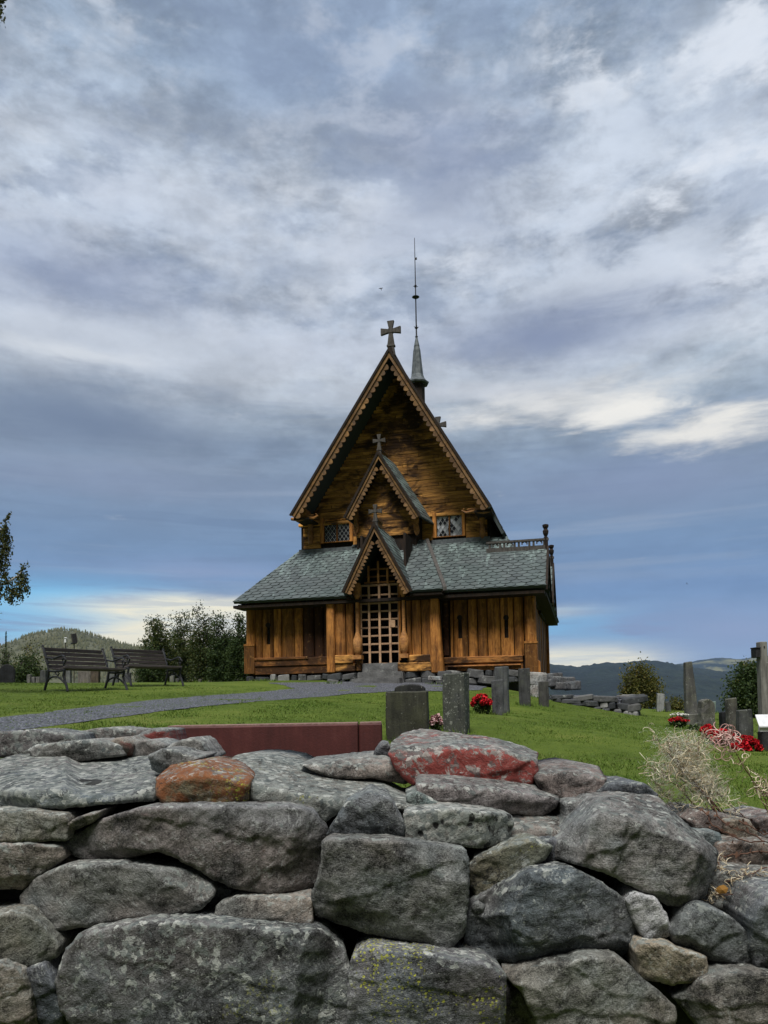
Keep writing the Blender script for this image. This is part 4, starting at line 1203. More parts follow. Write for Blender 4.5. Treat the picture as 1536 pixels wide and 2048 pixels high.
    for x in (737, 756.5, 775): u = fp(x, 1140, PV)[0]; t0, t1 = fp(x, 1167, PV)[1], fp(x, {737: 1132, 756.5: 1122, 775: 1136}[x], PV)[1]; m.box(u - .03, u + .03, PV - .035, PV - .002, t0, t1)
    for y in (1166, 1154, 1139): u0, w = fp(728 + (1166 - y) * .35, y, PV); u1 = fp(790 - (1166 - y) * .45, y, PV)[0]; m.box(u0, u1, PV, PV + .03, w - .025, w + .025)
    m.build("tympanum_lattice", M_CARVED, church, bevel=.006)
    m = MB(); m.prism([(fl_p[0] + .28, 2.55), (fr_p[0] - .28, 2.55), (ap_p[0], ap_p[1] - .45)], 'y', PV + .3, PV + .36); m.build("porch_gable_wall", M_TAR, church)
    # ---- lower roofs
    hipu = fp(600, 1100, NV)[0]
    eR = 8.86
    kw = dict(rng=rng)
    eR_w = fp(1092, 1170, EV)[1]
    roof_plane("lower_roof", eaveL, (fl_p[0] + .12, EV, eaveL[2]), (fp(712, 1090, NV)[0], topv, topw), (hipu, topv, topw), M_DECK, church, M_SLATE, **kw)
    roof_plane("lower_roof", (fr_p[0] - .12, EV, eR_w), (eR, EV, eR_w), (7.6, topv, topw), (fp(838, 1085, NV)[0], topv, topw), M_DECK, church, M_SLATE, **kw)
    roof_plane("side_roof", (eaveL[0], 9.6, eaveL[2]), eaveL, (hipu, topv, topw), (hipu, 9.6, topw), M_DECK, church, M_SLATE, **kw)
    roof_plane("side_roof", (eR, 2.7, 2.13), (eR, 9.6, 2.13), (7.3, 9.6, 3.75), (7.3, 2.7, 3.75), M_DECK, church, M_SLATE_D, **kw)
    m = MB(); m.box(-.12, eR - .05, EV + .06, .09, 1.96, 2.04); m.box(-.10, .04, -.38, 9.4, 2.0, 2.1); m.box(eR - .5, eR - .03, -.1, 9.5, 2.0, 2.06)
    m.build("eave_soffit", M_TAR, church)
    # middle bay roof, lifted clear of the rest
    mu0, mu1 = fp(688, 1184, -1.0)[0], fp(888, 1180, -1.0)[0]
    mt0, mt1 = fp(702, 1090, 1.3)[0], fp(850, 1080, 1.3)[0]
    mew = (fp(688, 1184, -1.0)[1] + fp(888, 1181, -1.0)[1]) / 2
    roof_plane("porch_roof", (mu0, -1.0, mew), (fl_p[0] + .06, -1.0, mew), (ap_p[0] - .05, 1.45, 4.02), (mt0, 1.45, 4.02), M_DECK, church, M_SLATE, **kw)
    roof_plane("porch_roof", (fr_p[0] - .06, -1.0, mew), (mu1, -1.0, mew), (mt1, 1.45, 4.02), (ap_p[0] + .05, 1.45, 4.02), M_DECK, church, M_SLATE, **kw)
    m = MB()
    m.add([(mu1 - .02, -1.03, mew - .05), (mu1 + .08, -1.03, mew - .05), (mu1 + .08, -1.03, mew + .05), (mu1 - .02, -1.03, mew + .05), (mt1 - .02, 1.45, 3.95), (mt1 + .08, 1.45, 3.95), (mt1 + .08, 1.45, 4.07), (mt1 - .02, 1.45, 4.07)],
          [(0, 1, 2, 3), (7, 6, 5, 4), (0, 4, 5, 1), (1, 5, 6, 2), (2, 6, 7, 3), (3, 7, 4, 0)])
    m.build("verge_board", M_GREYWOOD, church)
    for ue, ut in ((mu0 + .02, mt0 + .02), (mu1 - .06, mt1 - .06)):
        m = MB()
        m.add([(ue, -1.0, mew - .07), (ue, -.45, 2.1), (ut, 1.4, 3.8), (ut, 1.44, 3.95), (ue + .04, -1.0, mew - .07), (ue + .04, -.45, 2.1), (ut + .04, 1.4, 3.8), (ut + .04, 1.44, 3.95)],
              [(0, 1, 2, 3), (7, 6, 5, 4), (0, 4, 5, 1), (1, 5, 6, 2), (2, 6, 7, 3), (3, 7, 4, 0)])
        m.build("roof_cheek", M_TAR, church)
    m = MB()
    for a, c in ((mu0 + .05, fl_p[0] + .1), (fr_p[0] - .1, mu1 - .06)):
        m = MB(); m.box(a, c, -.96, EV + .1, mew - .14, mew - .08); m.build("eave_soffit", M_TAR, church)
    # porch gable roof
    for F in (fl_p, fr_p):
        f = (F[0], F[1])
        A_, B_ = (f[0], -1.08, f[1]), (f[0], 1.35, f[1])
        C_, D_ = (ap_p[0], 1.35, ap_p[1]), (ap_p[0], -1.08, ap_p[1])
        if F is fl_p: A_, B_, C_, D_ = B_, A_, D_, C_
        roof_plane("gable_roof", A_, B_, C_, D_, M_DECK, church, M_SLATE, thick=.05, w=.2, ex=.15, **kw)
    bargeboard("b", fl_p, ap_p, fr_p, -1.16, church, .10, .24, 15)
    cresting(ap_p[0], -1.05, -.35, ap_p[1] + .03, church, .19)
    cross("gable_cross", ap_p[0], -1.02, ap_p[1] - .06, .62, church)
    # ---- middle gable
    wl, wr = fp(714, 1040, 1.15)[0], fp(831, 1040, 1.15)[0]; wb = fp(770, 1072, 1.15)[1]
    kL = (ap_m[1] - fl_m[1]) / (ap_m[0] - fl_m[0]); kR = (ap_m[1] - fr_m[1]) / (fr_m[0] - ap_m[0])
    m = MB(); w = wb
    while w < ap_m[1] - .35:
        h = rng.uniform(.10, .15)
        a = max(wl, ap_m[0] - (ap_m[1] - .15 - w - h) / kL); c = min(wr, ap_m[0] + (ap_m[1] - .15 - w - h) / kR)
        if c - a > .1:
            m.box(a, c, 1.15 - rng.uniform(0, .02), 1.21, w + .005, w + h)
        w += h
    m.build("middle_gable_boards", M_PLANK_H, church, bevel=.004)
    m = MB()
    m.box(wl - .02, wl + .04, 1.17, NV, 3.6, fl_m[1] + .3); m.box(wr - .04, wr + .02, 1.17, NV, 3.6, fl_m[1] + .3); m.prism([(wl + .05, 3.6), (wr - .05, 3.6), (wr - .05, fl_m[1] + .2), (ap_m[0], ap_m[1] - .2), (wl + .05, fl_m[1] + .2)], 'y', 1.212, 1.25)
    m.build("dormer_side", M_TAR, church)
    for F in (fl_m, fr_m):
        A_, B_ = (F[0], .74, F[1]), (F[0], NV + .05, F[1]); C_, D_ = (ap_m[0], NV + .05, ap_m[1]), (ap_m[0], .74, ap_m[1])
        if F is fl_m: A_, B_, C_, D_ = B_, A_, D_, C_
        else: B_ = (F[0] + .17, NV + .05, F[1] + .02); C_ = (ap_m[0] + .09, NV + .05, ap_m[1])
        roof_plane("gable_roof", A_, B_, C_, D_, M_DECK, church, M_SLATE, thick=.05, w=.2, ex=.15, **kw)
    bargeboard("b", fl_m, ap_m, fr_m, .66, church, .10, .25, 13)
    cresting(ap_m[0], .82, 1.7, ap_m[1] + .03, church, .19)
    cross("gable_cross", ap_m[0], .80, ap_m[1] - .06, .64, church)
    for x0, x1, y0, y1 in ((708, 717, 1012, 1068), (827, 838, 1020, 1070)):
        (u0, wt), (u1, wq) = fp(x0, y0, 1.06), fp(x1, y1, 1.06)
        m = MB(); uc = (u0 + u1) / 2; h = wt - wq; hw = (u1 - u0) / 2
        m.prism([(uc + hw * s * x, wq + h * y) for s, pr in ((1, [(.15, 0), (.9, .08), (1.15, .2), (.95, .34), (.6, .45), (1.0, .6), (.8, .8), (.9, 1.0)]), (-1, [(.9, 1.0), (.85, .75), (.9, .5), (1.0, .3), (.7, .12), (.15, 0)])) for x, y in pr], 'y', 1.0, 1.13)
        for q in (.16, .36, .62): m.tube([(uc - hw * .7, .99, wq + h * (q + .06)), (uc, .975, wq + h * q), (uc + hw * .7, .99, wq + h * (q + .08))], .018, 5)
        m.build("carved_corner", M_CARVED, church, smooth=True)
    # ---- nave
    kL = (ap_n[1] - fl_n[1]) / (ap_n[0] - fl_n[0]); kR = (ap_n[1] - fr_n[1]) / (fr_n[0] - ap_n[0])
    rail = fp(800, 1036, NV)[1]
    m = MB(); w = rail + .06
    while w < ap_n[1] - .5:
        h = rng.uniform(.085, .14)
        a = max(uN0 + .1, ap_n[0] - (ap_n[1] - .12 - w - h) / kL); c = min(uN1 - .05, ap_n[0] + (ap_n[1] - .12 - w - h) / kR)
        cut = [a] + sorted(rng.uniform(a + .3, c - .3) for _ in range(2 if c - a > 2.5 else (1 if c - a > 1 else 0))) + [c]
        for p, q in zip(cut, cut[1:]):
            if q - p > .05: m.box(p + .003, q - .003, NV - rng.uniform(0, .022), NV + .06, w + .006, w + h)
        w += h
    m.build("nave_gable_boards", M_PLANK_H, church, bevel=.005)
    m = MB(); m.box(uN0 - .05, uN1 + .05, NV - .06, NV + .06, rail - .05, rail + .05); m.build("rail_beam", M_PLANK_H, church, bevel=.015)
    # wall strip with the two leaded windows
    wx = [fp(x, 1060, NV)[0] for x in (648, 700, 873, 924)]
    for p, q in ((uN0 + .1, wx[0] - .12), (wx[1] + .1, wl + .05), (wr - .05, wx[2] - .12), (wx[3] + .12, uN1 - .1)):
        w = topw + .05; m = MB()
        while w < rail - .06:
            h = min(rng.uniform(.14, .2), rail - .055 - w)
            if q - p > .1: m.box(p, q, NV - rng.uniform(0, .02), NV + .06, w + .006, w + h)
            w += h
        m.build("nave_wall_boards", M_PLANK_H, church, bevel=.006)
    m = MB(); m.box(uN0, uN1, NV + .08, NV + .3, 3.3, rail + .1)
    m.prism([(uN0, rail), (uN1, rail), (ap_n[0] + .1, ap_n[1] - .4), (ap_n[0] - .1, ap_n[1] - .4)], 'y', NV + .09, NV + .2)
    m.box(uN0, uN0 + .1, NV + .3, 10.0, 3.4, 5.2); m.box(uN1 - .1, uN1, NV + .3, 10.0, 3.4, 5.2)
    m.prism([(uN0, 2.5), (uN1, 2.5), (uN1, rail), (ap_n[0], ap_n[1] - .3), (uN0, rail)], 'y', 9.8, 10.0)
    m.box(uN0 - .02, uN1 + .02, NV - .10, NV - .02, topw - .2, topw + .03)
    m.build("nave_core_wall", M_TAR, church)
    def window(x0, x1, y0, y1, pale):
        (u0, wt), (u1, _), (_, wq) = fp(x0, y0, NV), fp(x1, y0, NV), fp(x0, y1, NV)
        f = MB()
        f.box(u0 - .12, u0, NV + -0.080, NV + 0.060, wq - .04, wt + .10); f.box(u1, u1 + .10, NV + -0.080, NV + 0.060, wq - .04, wt + .10)
        f.box(u0, u1, NV + -0.030, NV + 0.060, wt, wt + .03); f.box(u0, u1, NV + -0.040, NV + 0.060, wq - .03, wq); f.box((u0 + u1) / 2 - .022, (u0 + u1) / 2 + .022, NV + -0.025, NV + 0.060, wq, wt)
        fo = f.build("window", M_PLANK_V, church, bevel=.008)
        l = MB(); pn = MB()
        for a, c in ((u0, (u0 + u1) / 2 - .022), ((u0 + u1) / 2 + .022, u1)):
            cu, cw_ = (a + c) / 2, (wt + wq) / 2; hu, hw = (c - a) / 2 - .008, (wt - wq) / 2 - .008
            sx, sz = .135, .185
            poly = [(cu - hu, cw_ - hw), (cu + hu, cw_ - hw), (cu + hu, cw_ + hw), (cu - hu, cw_ + hw)]
            k0 = 7
            for sgn in (1, -1):
                for k in range(-k0, k0 + 1):
                    o = (k + .5) * sx                       # line: (x-cu) = o + sgn*(z-cw)*sx/sz
                    pts = []
                    for z in np.linspace(-hw, hw, 41):
                        x = o + sgn * z * sx / sz
                        if abs(x) <= hu: pts.append((cu + x, z + cw_))
                    if len(pts) > 3:
                        p, q = pts[0], pts[-1]; d = Vector((q[0] - p[0], q[1] - p[1])).normalized(); nn = Vector((-d.y, d.x)) * .0055
                        l.prism([(p[0] + nn.x, p[1] + nn.y), (p[0] - nn.x, p[1] - nn.y), (q[0] - nn.x, q[1] - nn.y), (q[0] + nn.x, q[1] + nn.y)], 'y', NV + 0.000 + .006 * (sgn > 0), NV + 0.007 + .006 * (sgn > 0))
            for i in range(-9, 10):
                for j in range(-9, 10):
                    if (i + j) % 2: continue
                    x, z = cu + i * sx / 2 * 1.0, cw_ + j * sz / 2
                    tip = [(x - sx / 2, z), (x, z - sz / 2), (x + sx / 2, z), (x, z + sz / 2)]
                    tip = [(min(max(px, cu - hu), cu + hu), min(max(pz, cw_ - hw), cw_ + hw)) for px, pz in tip]
                    ar = abs(sum(tip[q][0] * tip[(q + 1) % 4][1] - tip[(q + 1) % 4][0] * tip[q][1] for q in range(4)))
                    if ar > .002:
                        a_, b_ = rng.uniform(-.004, .004), rng.uniform(-.004, .004)
                        pn.add([(px, NV + 0.022 + a_ * (px - x) * 10 + b_ * (pz - z) * 10, pz) for px, pz in tip], [(0, 1, 2, 3)])
        l.build("lead_lattice", M_LEADCAME, fo)
        pn.build("pane", M_GLASS_SKY if pale else M_GLASS_D, fo)
    window(648, 700, 1043, 1085, False)
    window(873, 924, 1033, 1074, True)
    # strip of window sill lead over the slates
    m = MB(); m.box(hipu + .05, mt0 - .05, NV - .2, NV - .10, topw - .2, topw); m.build("lead_flashing", M_LEAD, church); m = MB(); m.box(mt1 + .1, uN1, NV - .2, NV - .10, topw - .2, topw + .02); m.build("lead_flashing", M_LEAD, church)
    # nave roof: left and right slopes, flared slightly at the foot
    ov = .12
    for sgn, F, k in ((-1, fl_n, kL), (1, fr_n, kR)):
        e1 = (F[0], F[1]); flare = (F[0] + sgn * .30, F[1] - .62)
        A_, B_ = (F[0], .99, F[1]), (F[0], 10.3, F[1]); C_, D_ = (ap_n[0], 10.3, ap_n[1]), (ap_n[0], .99, ap_n[1])
        if sgn < 0: A_, B_, C_, D_ = B_, A_, D_, C_
        roof_plane("nave_roof", A_, B_, C_, D_, M_DECK, church, M_SLATE_D, thick=.09, w=.26, ex=.20, **kw)
        v0 = 1.75
        A2, B2, C2, D2 = (flare[0], v0, flare[1]), (flare[0], 10.2, flare[1]), (F[0], 10.2, F[1] - .02), (F[0], v0, F[1] - .02)
        if sgn < 0: A2, B2, C2, D2 = B2, A2, D2, C2
        if sgn > 0: roof_plane("roof_skirt", A2, B2, C2, D2, M_DECK, church, M_SLATE_D, thick=.09, w=.26, ex=.20, **kw)
        m = MB(); m.box(min(F[0], F[0] - sgn * .5), max(F[0], F[0] - sgn * .5), 1.1, 10.1, F[1] - .10, F[1] - .04); m.build("eave_soffit", M_TAR, church)
    bargeboard("b", fl_n, ap_n, fr_n, .86, church, .13, .29, 28, thick=.06)
    m = MB(); m.prism([(ap_n[0] - .10, ap_n[1] - .05), (ap_n[0] + .10, ap_n[1] - .05), (ap_n[0] + .06, ap_n[1] + .10), (ap_n[0] - .06, ap_n[1] + .10)], 'y', .94, 10.2); m.build("ridge_board", M_TAR, church)
    cross("gable_cross", ap_n[0] + .02, 1.05, ap_n[1] - .08, 1.04, church, th=.09)
    cu, cwz = fp(876, 842, 10.0)
    cross("gable_cross", cu, 10.0, ap_n[1] + .05, 1.15, church, th=.12)
    # carved eave brackets with curling rods
    for (x0, y0), s in (((605, 1025), -1), ((956, 1010), 1)):
        u, w = fp(x0, y0, 1.15)
        m = MB()
        m.prism([(u + s * x, w + z) for x, z in [(.36, -.17), (.30, .0), (.20, .14), (.08, .20), (-.04, .16), (-.10, .04), (-.06, -.08), (.05, -.13), (.2, -.20)]], 'y', 1.24, 1.75)
        m.tube([(u + s * .40, 1.22, w - .16), (u + s * .15, 1.2, w - .21), (u - s * .15, 1.2, w - .16), (u - s * .36, 1.2, w - .19), (u - s * .50, 1.2, w - .12), (u - s * .42, 1.2, w - .06)], [.05, .055, .045, .04, .035, .02], 7)
        m.tube([(u - s * .0, 1.2, w - .14), (u - s * .2, 1.2, w - .09), (u - s * .34, 1.2, w - .1)], [.04, .03, .02], 6)
        m.lathe([(.075, -.85), (.09, -.6), (.06, -.45), (.085, -.3), (.10, -.22)], u + s * .02, NV - .14, 10, w)
        m.build("eave_bracket", M_CARVED, church, smooth=True)
    # ---- ridge turret with its long rod
    tv = 4.9
    tu = ap_n[0]
    tb = ap_n[1] - .5
    tuu, cap = fp(836, 768, tv); tu = tuu - .02
    tp = fp(828, 676, tv)[1]; rt = fp(828, 476, tv)[1]
    m = MB(); m.lathe([(.26, tb), (.26, cap + .1)], tu, tv, 8); turret = m.build("turret", M_TAR, church)
    m = MB(); m.lathe([(.10, cap - .04), (.40, cap - .02), (.415, cap + .03), (.33, cap + .10), (.25, cap + .2), (.215, cap + .32), (.13, cap + (tp - cap) * .72), (.125, cap + (tp - cap) * .73), (.10, cap + (tp - cap) * .80), (.105, cap + (tp - cap) * .81), (.035, tp)], tu, tv, 8)
    m.build("spire_cap", M_LEAD, turret)
    m = MB(); H = rt - tp
    m.tube([(tu, tv, tp - .1), (tu, tv, tp + H * .5), (tu, tv, rt)], [.028, .020, .010], 7)
    for q, r in ((.0, .05), (.09, .06), (.51, .045)): m.lathe([(.02, -.05), (r, -.01), (r, .01), (.02, .05)], tu, tv, 8, tp + H * q + .03)
    m.lathe([(.02, -.07), (.09, -.03), (.135, 0), (.09, .03), (.02, .07)], tu, tv, 12, tp + H * .405)
    for q in (.10, .505):
        for k in range(4): m.tube([(tu, tv, tp + H * q), (tu + .09 * math.cos(k * 1.57 + .5), tv + .09 * math.sin(k * 1.57 + .5), tp + H * q + .03)], .012, 4)
    m.box(tu, tu + .07, tv - .02, tv + .02, tp + H * .78, tp + H * .79 + .03)
    m.build("finial_rod", M_IRON, turret)
    # ---- side gables facing right
    def side_gable(vc, half, wr_, name, eu, rows):
        ew = 2.13
        A_, B_ = (6.9, vc - half, ew), (eu, vc - half, ew); C_, D_ = (eu, vc, wr_), (6.9, vc, wr_)
        s = sorted([0])
        roof_plane("side_gable_roof", A_, B_, C_, D_, M_DECK, church, M_SLATE, **kw)
        roof_plane("side_gable_roof", (eu, vc + half, ew), (6.9, vc + half, ew), (6.9, vc, wr_), (eu, vc, wr_), M_DECK, church, M_SLATE, **kw)
        m = MB(); m.prism([(vc - half + .25, 1.9), (vc + half - .25, 1.9), (vc, wr_ - .25)], 'x', R1 + .04, R1 + .12); m.build("side_gable_wall", M_TAR, church)
        for s in (-1, 1):
            m = MB(); m.prism([(vc + s * half, ew - .05), (vc + s * half, ew + .09), (vc, wr_ + .10), (vc, wr_ - .14)], 'x', eu + .005, eu + .06); m.build("bargeboard", M_TAR, church)
        m = MB(); h = .30
        m.box(7.1, eu - .02, vc - .05, vc + .05, wr_ - .02, wr_ + .11); m.box(7.1, eu + .06, vc - .05, vc + .05, wr_ + h - .05, wr_ + h + .01)
        u = eu - .06; k = 0
        while u > 7.1:
            m.box(u - .04, u + .02, vc - .03, vc + .03, wr_ + .112, wr_ + h - .052)
            if k % 2 == 0:
                for a in range(5):
                    x = .02 + a * .035; m.box(u - .04 - x - .035, u - .04 - x, vc - .03, vc + .03, wr_ + h - .052 - .10 * (1 - math.sin(math.pi * (a + .5) / 5)) - .01, wr_ + h - .052)
            u -= .30 if k % 2 == 0 else .12
            k += 1
        m.build("ridge_cresting", M_GREYWOOD, church)
        m = MB(); u0 = eu - .02
        m.lathe([(.06, -.1), (.06, .34), (.04, .36), (.075, .44), (.085, .52), (.05, .58), (.085, .64), (.09, .70), (.03, .72)], u0, vc, 8, wr_)
        m.build("finial_post", M_TAR, church)
    v1 = 1.15
    side_gable(v1, 1.6, fp(1090, 1098, v1)[1], "a", fp(1094, 1130, v1 - .2)[0], None)
    v2 = 5.2
    side_gable(v2, 1.6, fp(1100, 1132, v2)[1], "b", fp(1106, 1170, v2)[0], None)
    # ---- footing stones
    m = MB()
    for a0, a1, v in ((.0, L1, .02), (M0, d0 - .3, PV), (d1 + .1, M1, PV - .02), (M1, R1 + .1, .0)):
        for lay in range(2):
            u = a0
            while u < a1:
                a = rng.uniform(.12, .30); h = rng.uniform(.15, .25)
                lump(m, (u + a, v + rng.uniform(-.05, .05) - lay * .05, -.11 - lay * .19 + rng.uniform(-.02, .02)), a * 1.05, .20, h, rng, n=7, flat=.8)
                u += 2 * a - .01
    vv = .2
    while vv < 9.3:
        a = rng.uniform(.15, .35)
        m.box(R1 - .2, R1 + rng.uniform(.0, .08), vv, vv + 2 * a - .03, -.9, -.02 - rng.uniform(0, .04)); vv += 2 * a
    m.box(.2, R1 - .25, .25, 9.1, -1.4, .0); m.box(M0 + .15, M1 - .15, PV + .15, .2, -.6, -.01)
    m.build("footing_stones", M_ROCK, church, bevel=.012)
def m_rock(t, b):
    p = t.coord('Object'); i = t.island()
    n = t.noise(p, 9, 6, .65, .4); f = t.noise(p, 50, 4, .7)
    c = t.ramp(i, [(0, (.030, .033, .037)), (.5, (.065, .069, .072)), (.85, (.11, .11, .108)), (1, (.28, .28, .27))])
    c = t.vmath('SCALE', c, scale=.35 + n * 1.0 + (f - .5) * .6)
    c = t.mix(t.step(t.noise(t.vmath('ADD', p, (3, 3, 3)), 5, 5, .7), .58, .68) * .6, c, (.30, .31, .29))
    t.put(b.inputs['Base Color'], c)
    bump(t, b, n * .8 + f * .4, .8, .02)
M_ROCK = material("loose_rock", m_rock)
def m_glass(thr):
    def fn(t, b):
        i = t.island()
        c = t.mix(t.step(i, thr, thr + .02), (.008, .010, .012), t.mix(t.step(i, thr + .02, 1.0), (.16, .18, .20), (.45, .47, .50)))  # pale panes carry a sky reflection put into their colour
        t.put(b.inputs['Base Color'], c)
        b.inputs['Roughness'].default_value = .12; b.inputs['Specular IOR Level'].default_value = .5
    return fn
M_GLASS_D = material("dark_window_glass", m_glass(.94))
M_GLASS_SKY = material("sky_reflection_glass", m_glass(.42))
M_LEADCAME = material("pale_lead_came", lambda t, b: (t.put(b.inputs['Base Color'], (.30, .31, .31)), None)[1])
build_church()

steps = empty("stone_steps", cw(4.2, -1.0, 0), -TH, "three worn stone steps below the lattice door", "steps")
def build_steps():
    for x0, x1, y0, y1, v, dep in ((724, 799, 1327, 1346, -.55, .45), (714, 806, 1345, 1358, -.85, .6), (706, 800, 1357, 1368, -1.15, .7)):
        (u0, wt), (u1, wq) = fp(x0, y0, v), fp(x1, y1, v)
        m = MB(); m.box(u0, u1, v, v + dep, wq - .25, wt)
        bm = bmesh.new(); me = bpy.data.meshes.new("step"); me.from_pydata(m.v, [], m.f); bm.from_mesh(me)
        bmesh.ops.bevel(bm, geom=bm.edges[:], offset=.025, segments=2, affect='EDGES')
        bmesh.ops.subdivide_edges(bm, edges=[e for e in bm.edges if e.calc_length() > .25], cuts=9, use_grid_fill=True)
        for vtx in bm.verts: vtx.co += Vector((noise.noise(vtx.co * 5), noise.noise(vtx.co * 5 + Vector((4, 0, 0))), noise.noise(vtx.co * 4 + Vector((0, 5, 0))) * .8)) * .022
        bmesh.ops.recalc_face_normals(bm, faces=bm.faces)
        bm.to_mesh(me); bm.free(); me.materials.append(M_ROCK)
        o = bpy.data.objects.new("step", me); COL.objects.link(o); o.parent = steps
        o.location = (-4.2, 1.0, 0)
build_steps()
# ------------------------------------------------------------------ red slab behind the wall
def m_redstone(t, b):
    p = t.coord('Object')
    n = t.noise(p, 4, 5, .6, .3); f = t.noise(p, 90, 4, .7)
    run = t.noise(t.scl(p, (9, 9, .8)), 2.2, 4, .6)
    c = t.ramp(n * .6 + run * .4, [(.3, (.036, .012, .011)), (.55, (.075, .021, .019)), (.75, (.115, .040, .034))])
    c = t.vmath('SCALE', c, scale=.7 + f * .6)
    t.put(b.inputs['Base Color'], c)
    b.inputs['Roughness'].default_value = .6
    bump(t, b, f, .3, .006)
M_RED = material("dark_red_stone", m_redstone)
def m_redtop(t, b):
    p = t.coord('Object'); f = t.noise(p, 40, 5, .7)
    t.put(b.inputs['Base Color'], t.ramp(f, [(.3, (.12, .06, .05)), (.7, (.30, .20, .17))]))
M_REDTOP = material("weathered_red_edge", m_redtop)
def build_red():
    d = 4.0
    a, j, c = at(333, 1455, d), at(716, 1448, d), at(764, 1447, d)
    base = empty("red_stone_slab", (a.x, a.y, a.z), 0, "long low dark red stone slab lying behind the wall", "stone slab")
    def blk(x0, x1, z0, z1, nm, dy):
        m = MB(); m.prism([(x0, -.55), (x1, -.55), (x1, z1), (x0, z0)], 'y', dy, dy + .16)
        o = m.build(nm, M_RED, base, bevel=.006)
        t_ = MB(); t_.prism([(x0 + .004, z0 + .0005), (x1 - .004, z1 + .0005), (x1 - .004, z1 + .007), (x0 + .004, z0 + .007)], 'y', dy + .012, dy + .15)
        t_.build("top_edge", M_REDTOP, o)
    blk(0, j.x - a.x, 0, j.z - a.z, "panel", 0)
    blk(j.x - a.x + .004, c.x - a.x, j.z - a.z, c.z - a.z, "end_panel", .006)
build_red()

# ------------------------------------------------------------------ gravestones
def m_grave(t, b):
    p = t.vmath('ADD', t.coord('Object'), t.vmath('SCALE', (13.1, 7.7, 3.3), scale=t.orand() * 9.0))
    tint = t.attr('tint', 'Color'); lich = t.attr('lichen')
    n = t.noise(p, 5, 6, .65, .4); f = t.noise(p, 60, 4, .75)
    run = t.noise(t.scl(p, (8, 8, .9)), 2, 5, .65)
    c = t.vmath('SCALE', tint, scale=t.math('MAXIMUM', .12 + n * .75 + (f - .5) * .9 + (run - .5) * 1.1, .08))
    c = t.mix(t.step(n + lich * .2, .55, .7) * .5, c, t.vmath('MULTIPLY', c, (.95, 1.0, .72)))
    s = t.voro(p, 34, out=0); sc = t.sep(t.voro(p, 34, out=1))
    c = t.mix(t.step(t.noise(p, 24, 6, .72, .6) + lich * .10 - s * .12, .60, .66) * .7, c, (.30, .31, .27))
    t.put(b.inputs['Base Color'], c)
    b.inputs['Roughness'].default_value = .75
    bump(t, b, n * .7 + f * .5, .6, .012)
M_GRAVE = material("weathered_gravestone", m_grave)
def gravestone(name, label, x0, x1, ytop, d, cat="gravestone", base_row=None, yaw=0.0, thick=.13, top='flat', tint=(.12, .122, .12), lichen=.4, plinth=0.0, taper=0.0, lean=0.0, group="gravestones on the lawn", seed=0, rough=.006, ybase=None):
    xc = (x0 + x1) / 2
    g = on_ground(xc, base_row) if base_row else stand(xc, d)
    d = (g - EYE).dot(cF)
    tp = at(xc, ytop, d)
    H = tp.z - g.z + .03; W = (x1 - x0) / F_PX * d
    ca, sa = abs(math.cos(yaw)), abs(math.sin(yaw))
    Wf = max(.05, (W - thick * sa) / max(.3, ca))
    o_ = []
    h = Wf / 2; k = h * (1 - taper)
    if top == 'flat': o_ = [(-h, -.25), (h, -.25), (k, H), (-k, H - .01)]
    elif top == 'round': o_ = [(-h, -.25), (h, -.25), (k, H - h * .75)] + [(k * math.cos(a), H - h * .75 + h * .75 * math.sin(a)) for a in [math.pi * q / 10 for q in range(1, 10)]] + [(-k, H - h * .75)]
    elif top == 'arch': o_ = [(-h, -.25), (h, -.25), (k, H - h * .3)] + [(k * math.cos(a), H - h * .3 + h * .3 * math.sin(a)) for a in [math.pi * q / 8 for q in range(1, 8)]] + [(-k, H - h * .3)]
    elif top == 'rough': o_ = [(-h, -.25), (h, -.25), (h * .98, H * .4), (k * 1.02, H * .82), (k * .7, H * .93), (k * .25, H), (-k * .3, H * .96), (-k * .8, H * .88), (-h * .96, H * .5)]
    elif top == 'peak': o_ = [(-h, -.25), (h, -.25), (k, H - h * .5), (0, H), (-k, H - h * .5)]
    bm = bmesh.new()
    vs_ = [bm.verts.new((x, -thick / 2, z)) for x, z in o_]
    f = bm.faces.new(vs_)
    r = bmesh.ops.extrude_face_region(bm, geom=[f])
    for v in [q for q in r['geom'] if isinstance(q, bmesh.types.BMVert)]: v.co.y += thick
    bmesh.ops.bevel(bm, geom=bm.edges[:], offset=min(.012, thick * .2), segments=1, affect='EDGES', clamp_overlap=True)
    bmesh.ops.triangulate(bm, faces=[q for q in bm.faces if len(q.verts) > 4])
    for _ in range(3):
        es = [e for e in bm.edges if e.calc_length() > .12]
        if es: bmesh.ops.subdivide_edges(bm, edges=es, cuts=1); bmesh.ops.triangulate(bm, faces=[q for q in bm.faces if len(q.verts) > 4])
    for v in bm.verts:
        q = v.co * 6 + Vector((seed * 3.1, 0, 0))
        v.co += Vector((noise.noise(q), noise.noise(q + Vector((5, 0, 0))), noise.noise(q + Vector((0, 5, 0))))) * rough * 2
    bmesh.ops.recalc_face_normals(bm, faces=bm.faces)
    me = bpy.data.meshes.new(name); bm.to_mesh(me); bm.free(); me.materials.append(M_GRAVE)
    o = bpy.data.objects.new(name, me); COL.objects.link(o)
    o.location = g; o.rotation_euler = (0, lean, yaw)
    tag(o, label, cat, group)
    o['tint'] = [float(x) for x in tint]; o['lichen'] = float(lichen)
    if plinth:
        m = MB(); m.box(-Wf / 2 - .06, Wf / 2 + .06, -thick / 2 - .06, thick / 2 + .06, -.3, plinth)
        p = m.build("plinth", M_GRAVE, o, bevel=.012); p['tint'] = [float(x) * 1.15 for x in tint]; p['lichen'] = float(lichen)
    return o
CG = "gravestones in front of the church"
